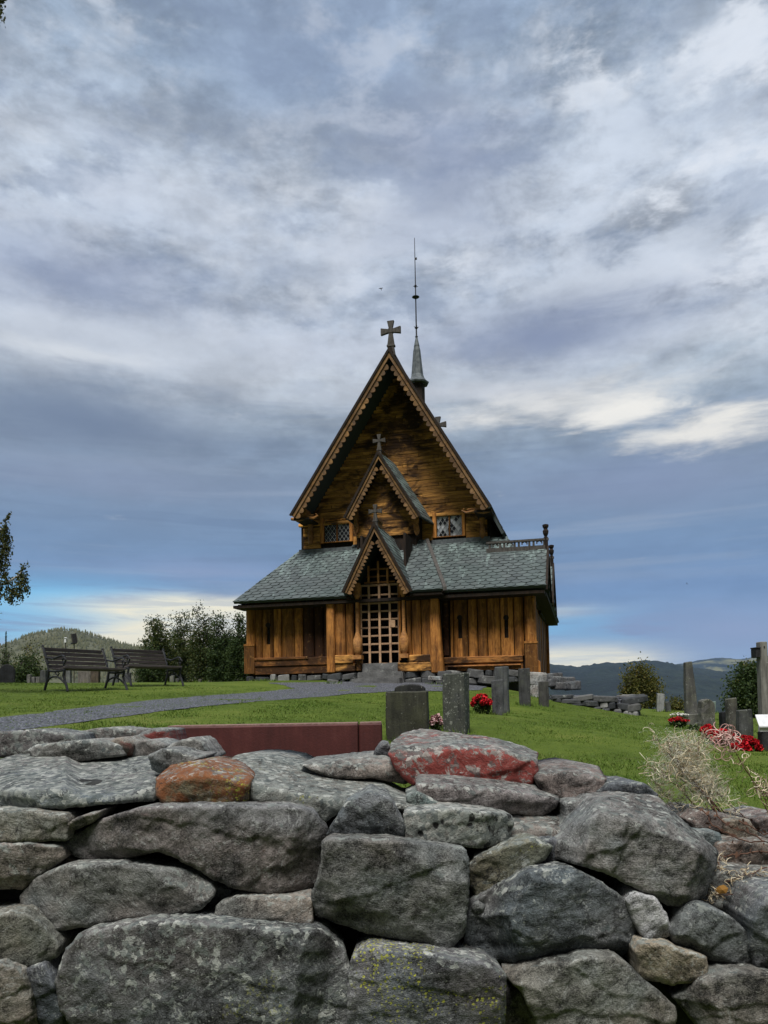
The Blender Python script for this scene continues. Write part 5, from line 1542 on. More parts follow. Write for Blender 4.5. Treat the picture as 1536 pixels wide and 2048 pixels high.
DK, MD, PL = (.050, .050, .044), (.10, .105, .105), (.22, .215, .20)
gravestone("gravestone", "wide dark mossy gravestone between the red slab and a tall lichen stone", 771, 858, 1387, 8.4, yaw=R(-9), thick=.13, tint=(.060, .060, .042), lichen=.3, group=CG, seed=1)
gravestone("gravestone", "dark gravestone just topping the wide mossy one in front of it", 789, 852, 1373, 9.2, yaw=R(-6), thick=.14, top='arch', tint=(.045, .045, .046), lichen=.5, group=CG, seed=2)
gravestone("gravestone", "tall narrow grey gravestone spotted with lichen, left of the red flower bush", 886, 941, 1351, 9.7, yaw=R(-30), thick=.17, tint=(.105, .110, .105), lichen=.9, group=CG, seed=3, base_row=1466)
gravestone("gravestone", "tall smooth grey gravestone standing right behind the low stone by the red bush", 991, 1020, 1336, 12.4, yaw=R(-22), thick=.12, tint=(.125, .13, .135), lichen=.1, group=CG, seed=4, base_row=1426)
gravestone("gravestone", "low smooth grey gravestone touching the red flower bush", 984, 1009, 1363, 11.6, yaw=R(-12), thick=.09, tint=(.115, .12, .125), lichen=.1, group=CG, seed=5, base_row=1430)
gravestone("gravestone", "slim dark grey gravestone below the church's right corner", 1038, 1062, 1339, 15, yaw=R(-8), thick=.12, tint=(.085, .087, .088), lichen=.2, group=CG, seed=6, base_row=1411)
gravestone("gravestone", "shorter brownish grey gravestone beside the pale footing rock", 1078, 1098, 1365, 15, yaw=R(-5), thick=.12, tint=(.10, .098, .092), lichen=.3, group=CG, seed=7, base_row=1413)
RG = "gravestones on the right lawn"
gravestone("gravestone", "slim white leaning grave marker before the olive bush", 1313, 1327, 1389, 20, base_row=1423, thick=.10, tint=(.42, .43, .42), lichen=.2, lean=R(5), group=RG, seed=8)
gravestone("gravestone", "tiny grey gravestone right of the white leaning marker", 1332, 1341, 1405, 22, base_row=1424, thick=.10, tint=MD, top='round', group=RG, seed=9)
gravestone("stone_stele", "tall thin grey stone stele rising above the hill line", 1370, 1399, 1326, 13, base_row=1450, thick=.14, tint=(.15, .148, .14), lichen=.6, taper=.52, lean=R(-2), cat="stone stele", group=RG, seed=10, plinth=.22)
gravestone("gravestone", "rough pitted gravestone directly right of the tall stele", 1398, 1428, 1400, 13.2, base_row=1455, thick=.16, top='rough', tint=(.155, .15, .14), lichen=.7, group=RG, seed=11, rough=.014)
gravestone("gravestone", "small pale green gravestone behind the rough pitted one", 1419, 1430, 1405, 17, base_row=1427, thick=.09, tint=(.28, .36, .33), lichen=.2, group=RG, seed=12, lean=R(4))
gravestone("gravestone", "narrow speckled gravestone left of the one with a white spot", 1456, 1473, 1400, 11.6, base_row=1482, thick=.13, tint=(.13, .125, .11), lichen=.8, group=RG, seed=13, plinth=.10)
gravestone("gravestone", "squarish grey gravestone with a white spot behind red flowers", 1477, 1504, 1423, 11, base_row=1488, thick=.13, tint=(.12, .125, .12), lichen=.4, group=RG, seed=14)
gravestone("gravestone", "blackish gravestone half hidden left of the narrow speckled one", 1442, 1459, 1426, 12.4, base_row=1466, thick=.13, tint=(.022, .024, .028), lichen=.0, group=RG, seed=15)
LG = "gravestones behind the benches"
gravestone("gravestone", "large black round topped gravestone at the far left of the lawn", -6, 35, 1332, 21, thick=.55, top='round', yaw=R(24), tint=(.030, .032, .036), lichen=.0, group=LG, seed=16)
for x0, x1, y, tn, lb, tp in ((55, 62, 1351, PL, "narrow pale gravestone nearest the black round topped stone", 'flat'), (64, 71, 1356, PL, "leftmost of the two stubby whitish gravestones left of the first bench", 'flat'), (73, 81, 1355, PL, "stubby whitish gravestone closest to the first bench's rear leg", 'flat'), (82, 93, 1342, MD, "grey gravestone partly behind the first bench's rear leg", 'flat'),
                          (130, 142, 1333, (.26, .27, .27), "slender pale gravestone showing beneath the first bench", 'flat'), (157, 183, 1335, (.24, .215, .195), "broad pinkish gravestone beneath the first bench's seat", 'arch'), (183, 199, 1335, (.13, .10, .078), "brown gravestone touching the broad pinkish one", 'flat'),
                          (214, 237, 1345, (.19, .20, .205), "rounded grey gravestone between the two benches", 'round'), (246, 262, 1347, (.12, .125, .13), "grey gravestone right behind the second bench's first leg", 'flat'), (340, 349, 1352, (.22, .22, .21), "small pale gravestone under the second bench's right end", 'round'), (352, 358, 1359, (.16, .16, .155), "tiny grey stone beside the small pale gravestone by the bushes", 'round'), (398, 404, 1360, (.12, .11, .10), "lone tiny brown gravestone before the bushes", 'flat')):
    gravestone("gravestone", lb, x0, x1, y, 22.5, thick=.14, top=tp, tint=tn, lichen=.4, group=LG, seed=x0)

# ------------------------------------------------------------------ timber post with box, lectern sign, panel and lamp behind the bench
def m_oldpost(t, b):
    p = t.coord('Object')
    n = t.noise(t.scl(p, (1, 1, .12)), 22, 6, .7, .3); m = t.noise(p, 4, 4, .6)
    c = t.ramp(n * .7 + m * .3, [(.3, (.055, .052, .046)), (.5, (.15, .145, .13)), (.7, (.27, .265, .24))])
    t.put(b.inputs['Base Color'], c); bump(t, b, n, .8, .01)
M_POST = material("silvered_post_wood", m_oldpost)
M_BLACK = material("black_paint", lambda t, b: t.put(b.inputs['Base Color'], t.ramp(t.noise(t.coord('Object'), 30, 4, .6), [(.3, (.010, .010, .012)), (.7, (.028, .028, .030))])))
M_WHITE = material("white_enamel", lambda t, b: t.put(b.inputs['Base Color'], t.ramp(t.noise(t.coord('Object'), 25, 4, .6), [(.3, (.50, .51, .52)), (.7, (.68, .69, .70))])))
def build_post():
    g = stand(1528, 10.0); d = (g - EYE).dot(cF); H = at(1526, 1283, d).z - g.z; s = d / F_PX
    o = empty("timber_post", g, 0, "tall silvered timber post with a small black box near its top", "timber post")
    m = MB(); w = 8.2 * s
    m.prism([(-w * 1.25, -.3), (w * 1.25, -.3), (w * .88, H), (-w * .88, H)], 'y', -.06, .06); m.build("post_shaft", M_POST, o, bevel=.008)
    m = MB(); m.box(w * .3, w * 1.0, -.075, -.0605, -.2, H * .80); m.build("split_stave", M_POST, o, bevel=.006)
    m = MB(); zt = at(1515, 1297, d).z - g.z; zb = at(1515, 1315, d).z - g.z
    m.box(-w * 2.1, -w * .93, -.07, .07, zb, zt); m.box(-w * 2.16, -w * .93, -.08, .08, zt + .001, zt + .018); m.build("nest_box", M_BLACK, o, bevel=.004)
    m = MB(); m.lathe([(.008, -.012), (.008, .012)], w * .1, -.06, 8, H - .07); m.build("bolt", M_BLACK, o)
    # lectern sign
    g = stand(1533, 9.4); d = (g - EYE).dot(cF); s = d / F_PX
    o = empty("lectern_sign", g, R(-8), "white tilted sign plate on a dark stone block by the timber post", "sign")
    z0, z1 = at(1530, 1455, d).z - g.z, at(1530, 1434, d).z - g.z
    m = MB(); w = 16 * s
    m.prism([(-.03, z0), (.10, z1 + .01), (.10, z1 + .03), (-.03, z0 + .02)], 'x', -w * 1.1, w); m.build("sign_plate", M_WHITE, o, bevel=.003)
    m = MB(); m.box(-w * .95, w * .9, .0, .05, z0 - .05, z0 + .012); m.build("plate_bracket", M_WHITE, o)
    m = MB(); m.box(-w * .7, w * 1.2, .0, .18, -.3, z0 - .052); k = m.build("stone_block", M_GRAVE, o, bevel=.012); k['tint'] = [.045, .045, .048]; k['lichen'] = .1
    # tilted black panel and small lamp behind the first bench
    for px, py, hh, nm, lb, ct in ((148, 1276, 18, "notice_panel", "small tilted black panel on a thin pole above the first bench", "notice panel"), (130.5, 1280, 10, "garden_lamp", "little white lamp on a thin pole above the first bench", "lamp")):
        g = stand(px, 20.5); d = (g - EYE).dot(cF); s = d / F_PX
        zc = at(px, py, d).z - g.z
        o = empty(nm, g, 0, lb, ct)
        m = MB(); m.tube([(0, 0, -.2), (0, 0, zc)], .014, 6); m.build("pole", M_GREYWOOD, o)
        m = MB()
        if nm == "notice_panel":
            M_ = Matrix.Translation((0, 0, zc)) @ Matrix.Rotation(R(-10), 4, 'Y') @ Matrix.Rotation(R(35), 4, 'Z')
            m.box(-.055, .055, -.03, .03, -hh * s / 2, hh * s / 2, M_); m.box(-.10, .04, -.05, .05, -hh * s / 2 - .03, -hh * s / 2 - .002, M_); m.build("panel_box", M_BLACK, o, bevel=.004)
            m = MB(); m.box(-.066, -.0555, -.04, .04, -hh * s / 2, hh * s / 2 + .01, M_); m.box(.0555, .064, -.04, .04, -hh * s / 2, hh * s / 2 + .01, M_); m.build("panel_frame", M_GREYWOOD, o)
        else:
            m.box(-.028, .028, -.028, .028, zc - hh * s / 2, zc + hh * s / 2 - .02); m.prism([(-.04, zc + hh * s / 2 - .018), (.04, zc + hh * s / 2 - .018), (.0, zc + hh * s / 2 + .015)], 'y', -.04, .04); m.build("lamp_head", M_WHITE, o, bevel=.003)
build_post()

# ------------------------------------------------------------------ benches
def m_benchwood(t, b):
    p = t.coord('Object'); i = t.island()
    n = t.noise(t.scl(p, (.1, 1, 1)), 40, 5, .65)
    c = t.ramp(n, [(.3, (.026, .021, .020)), (.7, (.080, .068, .064))])
    c = t.vmath('SCALE', c, scale=.75 + i * .5)
    t.put(b.inputs['Base Color'], c); b.inputs['Roughness'].default_value = .6
    bump(t, b, n, .5, .006)
M_BENCH = material("grey_brown_bench_wood", m_benchwood)
def make_bench(L=1.5, D=.60):
    o = empty("park_bench", (0, 0, 0), 0, "x", "bench", "cast iron park benches on the lawn")
    m = MB()
    # back rail slats follow the raked iron
    for k in range(5):
        z = .50 + k * .088; y = .02 + (z - .42) * .36 + max(0, z - .74) * .25
        m.box(.02, L - .02, y - .012, y + .014, z - .037, z + .037)
    m.build("backrest", M_BENCH, o, bevel=.005)
    m = MB()
    for k in range(6):
        y = -D + .10 + k * .085; z = .425 + .010 * abs(k - 2.5)
        m.box(.0 if k else -.02, L if k else L + .02, y - .036, y + .036, z - .015, z + .018 + (.012 if k == 0 else 0))
    m.build("seat", M_BENCH, o, bevel=.006)
    for x in (.0, L):
        f = MB()
        bk = [(.14, .0), (.09, .12), (.02, .28), (-.005, .42), (.045, .56), (.11, .72), (.16, .84), (.205, .90), (.185, .93)]
        fr = [(-D + .0, .0), (-D + .035, .10), (-D + .09, .20), (-D + .13, .30), (-D + .10, .40)]
        arch = [(.06, .18), (-.02, .25), (-.14, .29), (-.28, .285), (-.40, .23), (-D + .06, .13)]
        arm = [(.10, .68), (.0, .665), (-.14, .64), (-.30, .675), (-.43, .695), (-D + .10, .67), (-D + .055, .61), (-D + .09, .555), (-D + .15, .57), (-D + .16, .62), (-D + .13, .635)]
        sup = [(-D + .10, .56), (-D + .13, .50), (-D + .10, .42)]
        seatrail = [(-.0, .405), (-.2, .392), (-.4, .398), (-D + .08, .41)]
        curl = [(-.20, .39), (-.24, .33), (-.30, .31), (-.34, .35), (-.30, .37)]
        for pts, r in ((bk, .026), (fr, .026), (arch, .018), (arm, .020), (sup, .018), (seatrail, .022), (curl, .014)):
            f.tube([(x, y, z) for y, z in pts], r, 7)
        f.build("end_frame", M_IRON, o, smooth=True)
    return o
def place_bench(o, px, d, phi, label):
    g = stand(px, d)
    o.location = (g.x, g.y, g.z - .015); o.rotation_euler = (0, 0, phi); o['label'] = label
bench = make_bench(1.42)
bench2 = copy_tree(bench)
place_bench(bench, 97, 15.2, R(58), "cast iron and slatted wood bench, the larger looking one further left")
place_bench(bench2, 232, 17.6, R(52), "cast iron and slatted wood bench overlapped by the first, near the bushes")

# ------------------------------------------------------------------ terrace of dry stone, loose rocks
def build_terrace():
    rng = random.Random(21)
    a, c = on_ground(1104, 1402), on_ground(1268, 1430)
    e = c + Vector((.9, 3.2, .1))
    o = empty("terrace_wall", a.lerp(c, .5), 0, "low dry stone terrace wall with pale stones, right of the church", "terrace wall")
    M_ = Matrix.Translation(-o.location)
    m = MB(); cap = MB()
    dA = (a - EYE).dot(cF); dC = (c - EYE).dot(cF)
    zt0, zt1 = at(1104, 1389, dA).z, at(1268, 1393, dC).z
    for P, Q, z0, z1 in ((a, c, zt0, zt1), (c, e, zt1, zt1 + .05)):
        L = (Q - P).length
        lay = 3
        for l in range(lay):
            s = 0
            while s < L:
                w = rng.uniform(.10, .26) if l < lay - 1 else rng.uniform(.22, .45)
                f = min(1, (s + w) / L); p = P.lerp(Q, f)
                zt = z0 + (z1 - z0) * f; zb = gz(p.x, p.y) - .10
                hh = (zt - zb) / lay
                zc = zb + hh * (l + .5)
                lump(m if l < lay - 1 else cap, (p.x + rng.uniform(-.04, .04), p.y + rng.uniform(-.05, .05) + l * .03, zc), w * .98, .17, hh * rng.uniform(.92, 1.12), rng)
                s += w * 1.75
    for q, nm in ((m, "wall_stones"), (cap, "cap_stones")):
        ob = q.build(nm, M_ROCK, None, bevel=.006); ob.parent = o; ob.matrix_parent_inverse = M_
    # gravel behind the coping
    pts = [a + Vector((.1, .14, 0)), c + Vector((-.05, .16, 0)), e + Vector((-.2, 0, 0)), Vector((a.x + 2.4, a.y + 5.2, 0)), Vector((a.x + .2, a.y + 4.6, 0)), Vector((a.x - 1.2, a.y + 1.2, 0))]
    zz = [zt0 - .03, zt1 - .02, zt1 + .0, zt1 + .05, zt0 + .04, zt0]
    m = MB(); m.add([(p.x, p.y, z) for p, z in zip(pts, zz)] + [(p.x, p.y, z - .6) for p, z in zip(pts, zz)], [tuple(range(6)), tuple(range(11, 5, -1))] + [(i, i + 6, (i + 1) % 6 + 6, (i + 1) % 6) for i in range(6)])
    tag(m.build("gravel_terrace", M_GRAVEL), kind='structure')
    # loose slabs tumbled at the church's right corner
    k = 0
    for px, py, d, a_, b_, h, lb in ((1074, 1358, 19.2, .30, .24, .34, "big whitish rock under the church's right corner"), (1070, 1384, 18.6, .12, .14, .34, "pale upright rock between two slim gravestones"),
                                     (1108, 1352, 20.2, .22, .2, .12, "dark flat slab topping the rock pile at the church corner"), (1120, 1360, 20.0, .26, .2, .13, "long dark slab in the upper half of the corner rock pile"), (1100, 1366, 19.6, .20, .2, .16, "grey rock at the left foot of the corner rock pile"),
                                     (1122, 1372, 19.6, .22, .2, .15, "dark broad rock at the middle foot of the corner rock pile"), (1146, 1371, 19.8, .17, .2, .18, "grey squarish rock at the right end of the corner rock pile"), (1137, 1360, 20.2, .14, .2, .12, "small dark rock leaning on the squarish grey one"),
                                     (870, 1357, 20.4, .24, .16, .12, "pale flat stone before the porch's right post"), (668, 1370, 20.6, .22, .16, .06, "flat pale stone lying left of the steps"), (515, 1372, 22.2, .15, .12, .09, "little pale stone at the church's left foot"), (540, 1371, 22.2, .10, .1, .07, "smallest pale stone at the church's left foot")):
        q = at(px, py, d)
        m = MB(); r2 = random.Random(k + 50); kk = 1.3 if 'pile' in lb or 'squarish' in lb else 1.0; lump(m, (0, 0, 0), a_ * kk, b_ * kk, h * kk, r2, n=7)
        ob = m.build("rock", M_STONE, None, bevel=.012, loc=q, smooth=False)
        pale = 'pale' in lb or 'whitish' in lb
        ob['tint'] = [.30, .30, .29] if pale else [.085, .09, .095]
        ob['lichen'] = .5 if pale else .2; ob['pits'] = 0.0; ob['rust'] = 0.0; ob['rusttint'] = [.2, .1, .05]; ob['moss'] = 0.0; ob['rustdown'] = 0.0
        tag(ob, lb, "rock", "loose rocks around the church foot"); k += 1
build_terrace()
# ------------------------------------------------------------------ vegetation
def m_leaf(cols, trans=.25):
    def fn(t, b):
        i = t.island(); n = t.noise(t.coord('Object'), 1.3, 4, .6)
        c = t.ramp(t.math('FRACT', i * .62 + n * .75), cols)
        t.put(b.inputs['Base Color'], c)
        b.inputs['Roughness'].default_value = .7; b.inputs['Specular IOR Level'].default_value = .15
        tr = t.new('ShaderNodeBsdfTranslucent'); t.put(tr.inputs[0], t.vmath('MULTIPLY', c, (1.2, 1.2, .7)))
        mx = t.new('ShaderNodeMixShader'); mx.inputs[0].default_value = trans
        t.l.new(b.outputs[0], mx.inputs[1]); t.l.new(tr.outputs[0], mx.inputs[2])
        return mx.outputs[0]
    return fn
M_LEAF_G = material("dull_green_leaves", m_leaf([(0, (.012, .024, .009)), (.4, (.028, .045, .014)), (.75, (.050, .070, .020)), (1, (.10, .10, .034))]))
M_LEAF_D = material("deep_green_leaves", m_leaf([(0, (.012, .026, .010)), (.5, (.028, .050, .016)), (1, (.056, .078, .025))]))
M_LEAF_O = material("olive_leaves", m_leaf([(0, (.028, .038, .011)), (.5, (.060, .070, .018)), (.85, (.105, .098, .025)), (1, (.165, .12, .03))]))
M_LEAF_B = material("birch_leaves", m_leaf([(0, (.020, .032, .010)), (.5, (.045, .056, .018)), (1, (.085, .085, .030))]))
M_BARK = material("grey_bark", lambda t, b: t.put(b.inputs['Base Color'], t.ramp(t.noise(t.scl(t.coord('Object'), (1, 1, .3)), 14, 5, .65), [(.3, (.030, .026, .022)), (.7, (.11, .10, .09))])))
M_BIRCHBARK = material("birch_bark", lambda t, b: t.put(b.inputs['Base Color'], t.ramp(t.noise(t.scl(t.coord('Object'), (1, 1, 5)), 3.5, 5, .7), [(.36, (.03, .028, .026)), (.46, (.42, .41, .39))])))

def leaf_quads(C, size, rs, droop=0.0, aspect=.6):
    """rhombic leaves of random attitude at the points C"""
    n = len(C)
    a = rs.normal(size=(n, 3)); a[:, 2] -= droop
    a /= np.linalg.norm(a, axis=1)[:, None] + 1e-9
    b = rs.normal(size=(n, 3)); b -= (b * a).sum(1)[:, None] * a; b /= np.linalg.norm(b, axis=1)[:, None] + 1e-9
    s = (size * rs.uniform(.6, 1.25, n))[:, None]
    V = np.stack([C - a * s * .5, C + b * s * aspect * .5, C + a * s * .5, C - b * s * aspect * .5], 1).reshape(-1, 3)
    return V, np.arange(n * 4).reshape(n, 4)
def tree(name, label, cat, loc, H, spread, seed, leaf_mat, n_leaf=6000, leaf=.08, stems=4, base=.05, top_thin=.5, group=None, clusters=150, crown=1.0):
    rs = np.random.RandomState(seed); rng = random.Random(seed)
    o = empty(name, loc, 0, label, cat, group)
    m = MB(); tips = []
    for k in range(stems):
        an = rng.uniform(0, 6.28); tilt = rng.uniform(.05, .5) * spread
        top = Vector((math.cos(an) * tilt, math.sin(an) * tilt, H * rng.uniform(.80, 1.0)))
        pts = [Vector((0, 0, -.3)) + Vector((rng.uniform(-.1, .1), rng.uniform(-.1, .1), 0))]
        for j in range(1, 7):
            f = j / 6; pts.append(Vector((top.x * f ** 1.3 + rng.uniform(-.05, .05), top.y * f ** 1.3 + rng.uniform(-.05, .05), top.z * f)))
        m.tube(pts, [H * .012 * (1 - .85 * j / 6) for j in range(7)], 5)
        for j in range(2, 7):
            for q in range(5):
                f = rng.uniform(0, 1); p = pts[j - 1].lerp(pts[j], f)
                an2 = rng.uniform(0, 6.28); env = spread * crown * math.sqrt(max(.05, 1 - abs((p.z / H - .38) / .66) ** 2)) * rng.uniform(.35, .8)
                e = p + Vector((math.cos(an2) * env, math.sin(an2) * env, rng.uniform(.1, .5) * env + .1))
                m.tube([p, p.lerp(e, .5) + Vector((0, 0, .04)), e], [H * .004, H * .003, H * .0015], 4)
                tips += [e, p.lerp(e, .6)]
        tips.append(pts[-1])
    m.build("trunk", M_BARK, o)
    T = np.array([tuple(p) for p in tips])
    extra = []
    for _ in range(clusters):                                       # filling the mass near the ground
        z = rng.uniform(base, .72) * H; an = rng.uniform(0, 6.28)
        r = spread * math.sqrt(rng.random()) * math.sqrt(max(.05, 1 - ((z / H - .30) / .75) ** 2))
        extra.append((r * math.cos(an), r * math.sin(an), z))
    T = np.r_[T, np.array(extra)]
    w = np.where(T[:, 2] > H * .7, top_thin, 1.0); w /= w.sum()
    idx = rs.choice(len(T), n_leaf, p=w)
    sg = spread * .15
    C = T[idx] + rs.normal(size=(n_leaf, 3)) * np.array([sg, sg, sg * 1.1])
    C = C[C[:, 2] > -.1]
    V, Fc = leaf_quads(C, leaf, rs)
    mesh_np("crown", V, Fc, leaf_mat, o)
    return o
def px_tree(name, label, cat, px, ytop, d, half_px, seed, mat, **kw):
    g = stand(px, d); dd = (g - EYE).dot(cF)
    H = at(px, ytop, dd).z - g.z
    return tree(name, label, cat, g, H, half_px / F_PX * dd, seed, mat, **kw)
BG = "young trees left of the church"
px_tree("young_tree", "leftmost tall bushy young tree left of the church, above the bench end", "tree", 322, 1217, 31, 34, 3, M_LEAF_G, n_leaf=11000, leaf=.085, group=BG, top_thin=.55)
px_tree("young_tree", "bushy young tree second from the left in the clump by the church", "tree", 366, 1219, 33, 34, 4, M_LEAF_G, n_leaf=11000, leaf=.085, group=BG, top_thin=.5)
px_tree("young_tree", "bushy young tree with thin see-through top in the clump's middle", "tree", 408, 1213, 32, 36, 5, M_LEAF_G, n_leaf=10500, leaf=.085, group=BG, top_thin=.4)
px_tree("young_tree", "bushy young tree second from the right, close to the church wall", "tree", 446, 1224, 31, 34, 6, M_LEAF_D, n_leaf=10500, leaf=.085, group=BG, top_thin=.4)
px_tree("young_tree", "bushy young tree touching the church's left corner", "tree", 480, 1233, 30, 30, 7, M_LEAF_D, n_leaf=9500, leaf=.085, group=BG, top_thin=.4)
px_tree("sapling", "thin pale sapling standing just left of the young tree clump", "sapling", 287, 1256, 32, 14, 8, M_LEAF_O, n_leaf=420, leaf=.075, stems=2, clusters=12, top_thin=1.0)
px_tree("shrub", "low dark shrub between the sapling and the second bench", "shrub", 300, 1292, 30, 30, 9, M_LEAF_D, n_leaf=4200, leaf=.085)
px_tree("shrub", "dark broad shrub at the left edge under the little spruce", "shrub", 12, 1292, 36, 26, 10, M_LEAF_D, n_leaf=4500, leaf=.10)
px_tree("shrub", "brownish green shrub behind the first bench's left end", "shrub", 62, 1291, 34, 40, 11, M_LEAF_O, n_leaf=3800, leaf=.10)
px_tree("shrub", "dark green shrub squeezed between black stone and first bench", "shrub", 52, 1318, 27, 36, 12, M_LEAF_D, n_leaf=4200, leaf=.09)
RB = "bushes on the right skyline"
px_tree("shrub", "olive brown shrub against the blue hills right of the terrace wall", "shrub", 1290, 1326, 27, 38, 13, M_LEAF_O, n_leaf=6500, leaf=.085, group=RB, top_thin=.8)
px_tree("shrub", "smaller olive shrub leaning on the left of the bigger olive one", "shrub", 1258, 1352, 26, 20, 14, M_LEAF_O, n_leaf=2600, leaf=.08, group=RB)
px_tree("shrub", "low reddish olive shrub between white marker and stone stele", "shrub", 1352, 1402, 25, 20, 15, M_LEAF_O, n_leaf=1500, leaf=.07, group=RB, stems=3)
px_tree("shrub", "big dark shrub behind the timber post", "shrub", 1500, 1338, 19, 46, 16, M_LEAF_D, n_leaf=9000, leaf=.075, group=RB, top_thin=.8)
px_tree("shrub", "olive topped shrub just behind the big dark one at the post", "shrub", 1512, 1326, 21, 36, 17, M_LEAF_O, n_leaf=5000, leaf=.075, group=RB)

def spruce(px, ytop, d, half):
    g = stand(px, d); H = at(px, ytop, d).z - g.z; s = half / F_PX * d
    o = empty("spruce", g, 0, "small dark pointed spruce at the left edge", "spruce tree")
    m = MB(); m.tube([(0, 0, -.3), (0, 0, H)], [.06, .01], 6); m.build("trunk", M_BARK, o)
    rs = np.random.RandomState(5); n = 3500
    z = rs.uniform(.1, 1, n); r = s * (1.03 - z) * np.sqrt(rs.uniform(.1, 1, n)) * (.7 + .3 * np.sin(z * 46)); an = rs.uniform(0, 6.28, n)
    C = np.stack([r * np.cos(an), r * np.sin(an), z * H - r * .3], 1)
    V, Fc = leaf_quads(C, .13, rs, .5, .25); mesh_np("crown", V, Fc, M_LEAF_D, o)
spruce(11, 1262, 52, 22)

# weeping birch whose trunk stands outside the picture on the left
def build_birch():
    d = 14.0; rng = random.Random(8); rs = np.random.RandomState(8)
    g = stand(-330, d)
    o = empty("birch_tree", g, 0, "weeping birch reaching drooping leafy twigs in from the left edge", "birch tree")
    H = at(-330, -60, d).z - g.z
    tr = MB(); tr.tube([(0, 0, -.3), (.05, 0, H * .35), (-.05, .1, H * .7), (.1, 0, H)], [.20, .16, .09, .02], 10)
    C = []
    def strand(p, L, dens):
        n = int(L * dens); sway = rng.uniform(-.12, .12)
        tr.tube([p, p + Vector((sway * .3, 0, -L * .5)), p + Vector((sway, 0, -L))], [.005, .003, .0015], 3)
        for k in range(n):
            f = rng.random() ** .8
            C.append(tuple(p + Vector((sway * f + rng.gauss(0, .035), rng.gauss(0, .05), -L * f + rng.gauss(0, .02)))))
    def bough(pts, r0, st, lo, hi, dens):
        tr.tube(pts, [r0 * (1 - .85 * k / (len(pts) - 1)) for k in range(len(pts))], 6)
        for a, c in zip(pts, pts[1:]):
            for k in range(st):
                p = a.lerp(c, rng.random()); strand(p, rng.uniform(lo, hi), dens)
        e = pts[-1]
        for k in range(7):                                          # stiff upturned tip
            q = e + Vector((rng.uniform(-.02, .10), rng.uniform(-.1, .1), rng.uniform(.0, .18)))
            tr.tube([e, q], [.004, .0015], 3); C.extend([tuple(e.lerp(q, rng.random()) + Vector((rng.gauss(0, .02),) * 3)) for _ in range(8)])
    L = lambda x, y, dd=d: at(x, y, dd) - g
    # the boughs that come into view
    bough([L(-330, 1120), L(-180, 1085), L(-60, 1075), L(8, 1058), L(12, 1040)], .05, 9, .3, .95, 120)
    bough([L(-330, 1190), L(-150, 1165), L(-40, 1172), L(10, 1168), L(38, 1150), L(46, 1140)], .045, 7, .25, .52, 130)
    bough([L(-330, 1150), L(-200, 1130), L(-90, 1130), L(-12, 1110), L(8, 1100)], .045, 7, .4, .9, 120)
    bough([L(-330, 1230), L(-180, 1190), L(-70, 1190), L(-8, 1185)], .045, 7, .4, .8, 120)
    bough([L(-330, 240), L(-200, 120), L(-90, 30), L(-25, 5), L(4, 2)], .04, 4, .3, .8, 40)
    for q in range(60): C.append(tuple(L(rng.gauss(1, 4), rng.gauss(9, 5)))); C.append(tuple(L(rng.gauss(-2, 3), rng.gauss(32, 4))))
    # the rest of its crown
    for k in range(26):
        z = H * rng.uniform(.28, .95); an = rng.uniform(0, 6.28); rr = rng.uniform(.8, 1.7) * (1.15 - z / H)
        b0 = Vector((0, 0, z)); e = b0 + Vector((math.cos(an) * rr, math.sin(an) * rr * 1.3, rng.uniform(.3, .9)))
        bough([b0, b0.lerp(e, .5) + Vector((0, 0, .2)), e], .03, 5, .5, 1.6, 45)
    tr.build("trunk", M_BIRCHBARK, o, smooth=True)
    V, Fc = leaf_quads(np.array(C), .060, rs, 1.0, .55)
    mesh_np("crown", V, Fc, M_LEAF_B, o)
build_birch()

# red flowers on the graves
def m_petal(c0, c1):
    return lambda t, b: t.put(b.inputs['Base Color'], t.mix(t.island(), c0, c1))
M_PETAL = material("red_petals", m_petal((.18, .004, .009), (.60, .010, .018)))
M_PETAL_W = material("white_petals", m_petal((.45, .44, .40), (.75, .74, .70)))
M_PETAL_P = material("faded_pink_petals", m_petal((.26, .09, .10), (.60, .42, .42)))
def flowers(label, x0, x1, y0, y1, d, seed, petal=None, n=900, size=.05, dull=.5, leaf_n=700, group="red flower bushes on the graves", name="flower_bush", base_row=None):
    rs = np.random.RandomState(seed)
    g = on_ground((x0 + x1) / 2, base_row) if base_row else stand((x0 + x1) / 2, d)
    d = (g - EYE).dot(cF)
    W = (x1 - x0) / 2 / F_PX * d; Zt = at((x0 + x1) / 2, y0, d).z - g.z; Zb = at((x0 + x1) / 2, y1, d).z - g.z
    o = empty(name, g, 0, label, "flowers", group)
    cz = (Zt + Zb) / 2; hz = (Zt - Zb) / 2
    u = rs.normal(size=(n, 3)); u /= np.linalg.norm(u, axis=1)[:, None]
    u *= (rs.uniform(.55, 1, n) ** .5)[:, None]
    k = rs.randint(0, 26, n); heads = rs.normal(size=(26, 3)); heads /= np.linalg.norm(heads, axis=1)[:, None]; heads[:, 2] = np.abs(heads[:, 2]) * 1.1 - .25
    C = (heads[k] * .84 + u * .22) * np.array([W, W, hz]) + np.array([0, 0, cz])
    V, Fc = leaf_quads(C, size, rs, 0, .85)
    if n > 20: mesh_np("blooms", V, Fc, petal or M_PETAL, o)
    u = rs.normal(size=(leaf_n, 3)); u /= np.linalg.norm(u, axis=1)[:, None]; u *= (rs.uniform(0, .8, leaf_n) ** .5)[:, None]
    C = u * np.array([W, W, hz + .03]) + np.array([0, 0, cz - .04])
    V, Fc = leaf_quads(C, size * 1.1, rs, 0, .7); mesh_np("foliage", V, Fc, M_LEAF_D, o)
    return o
flowers("round bright red flower bush between two grey gravestones before the church", 943, 985, 1385, 1426, 11.2, 1, base_row=1428, n=1500, size=.045)
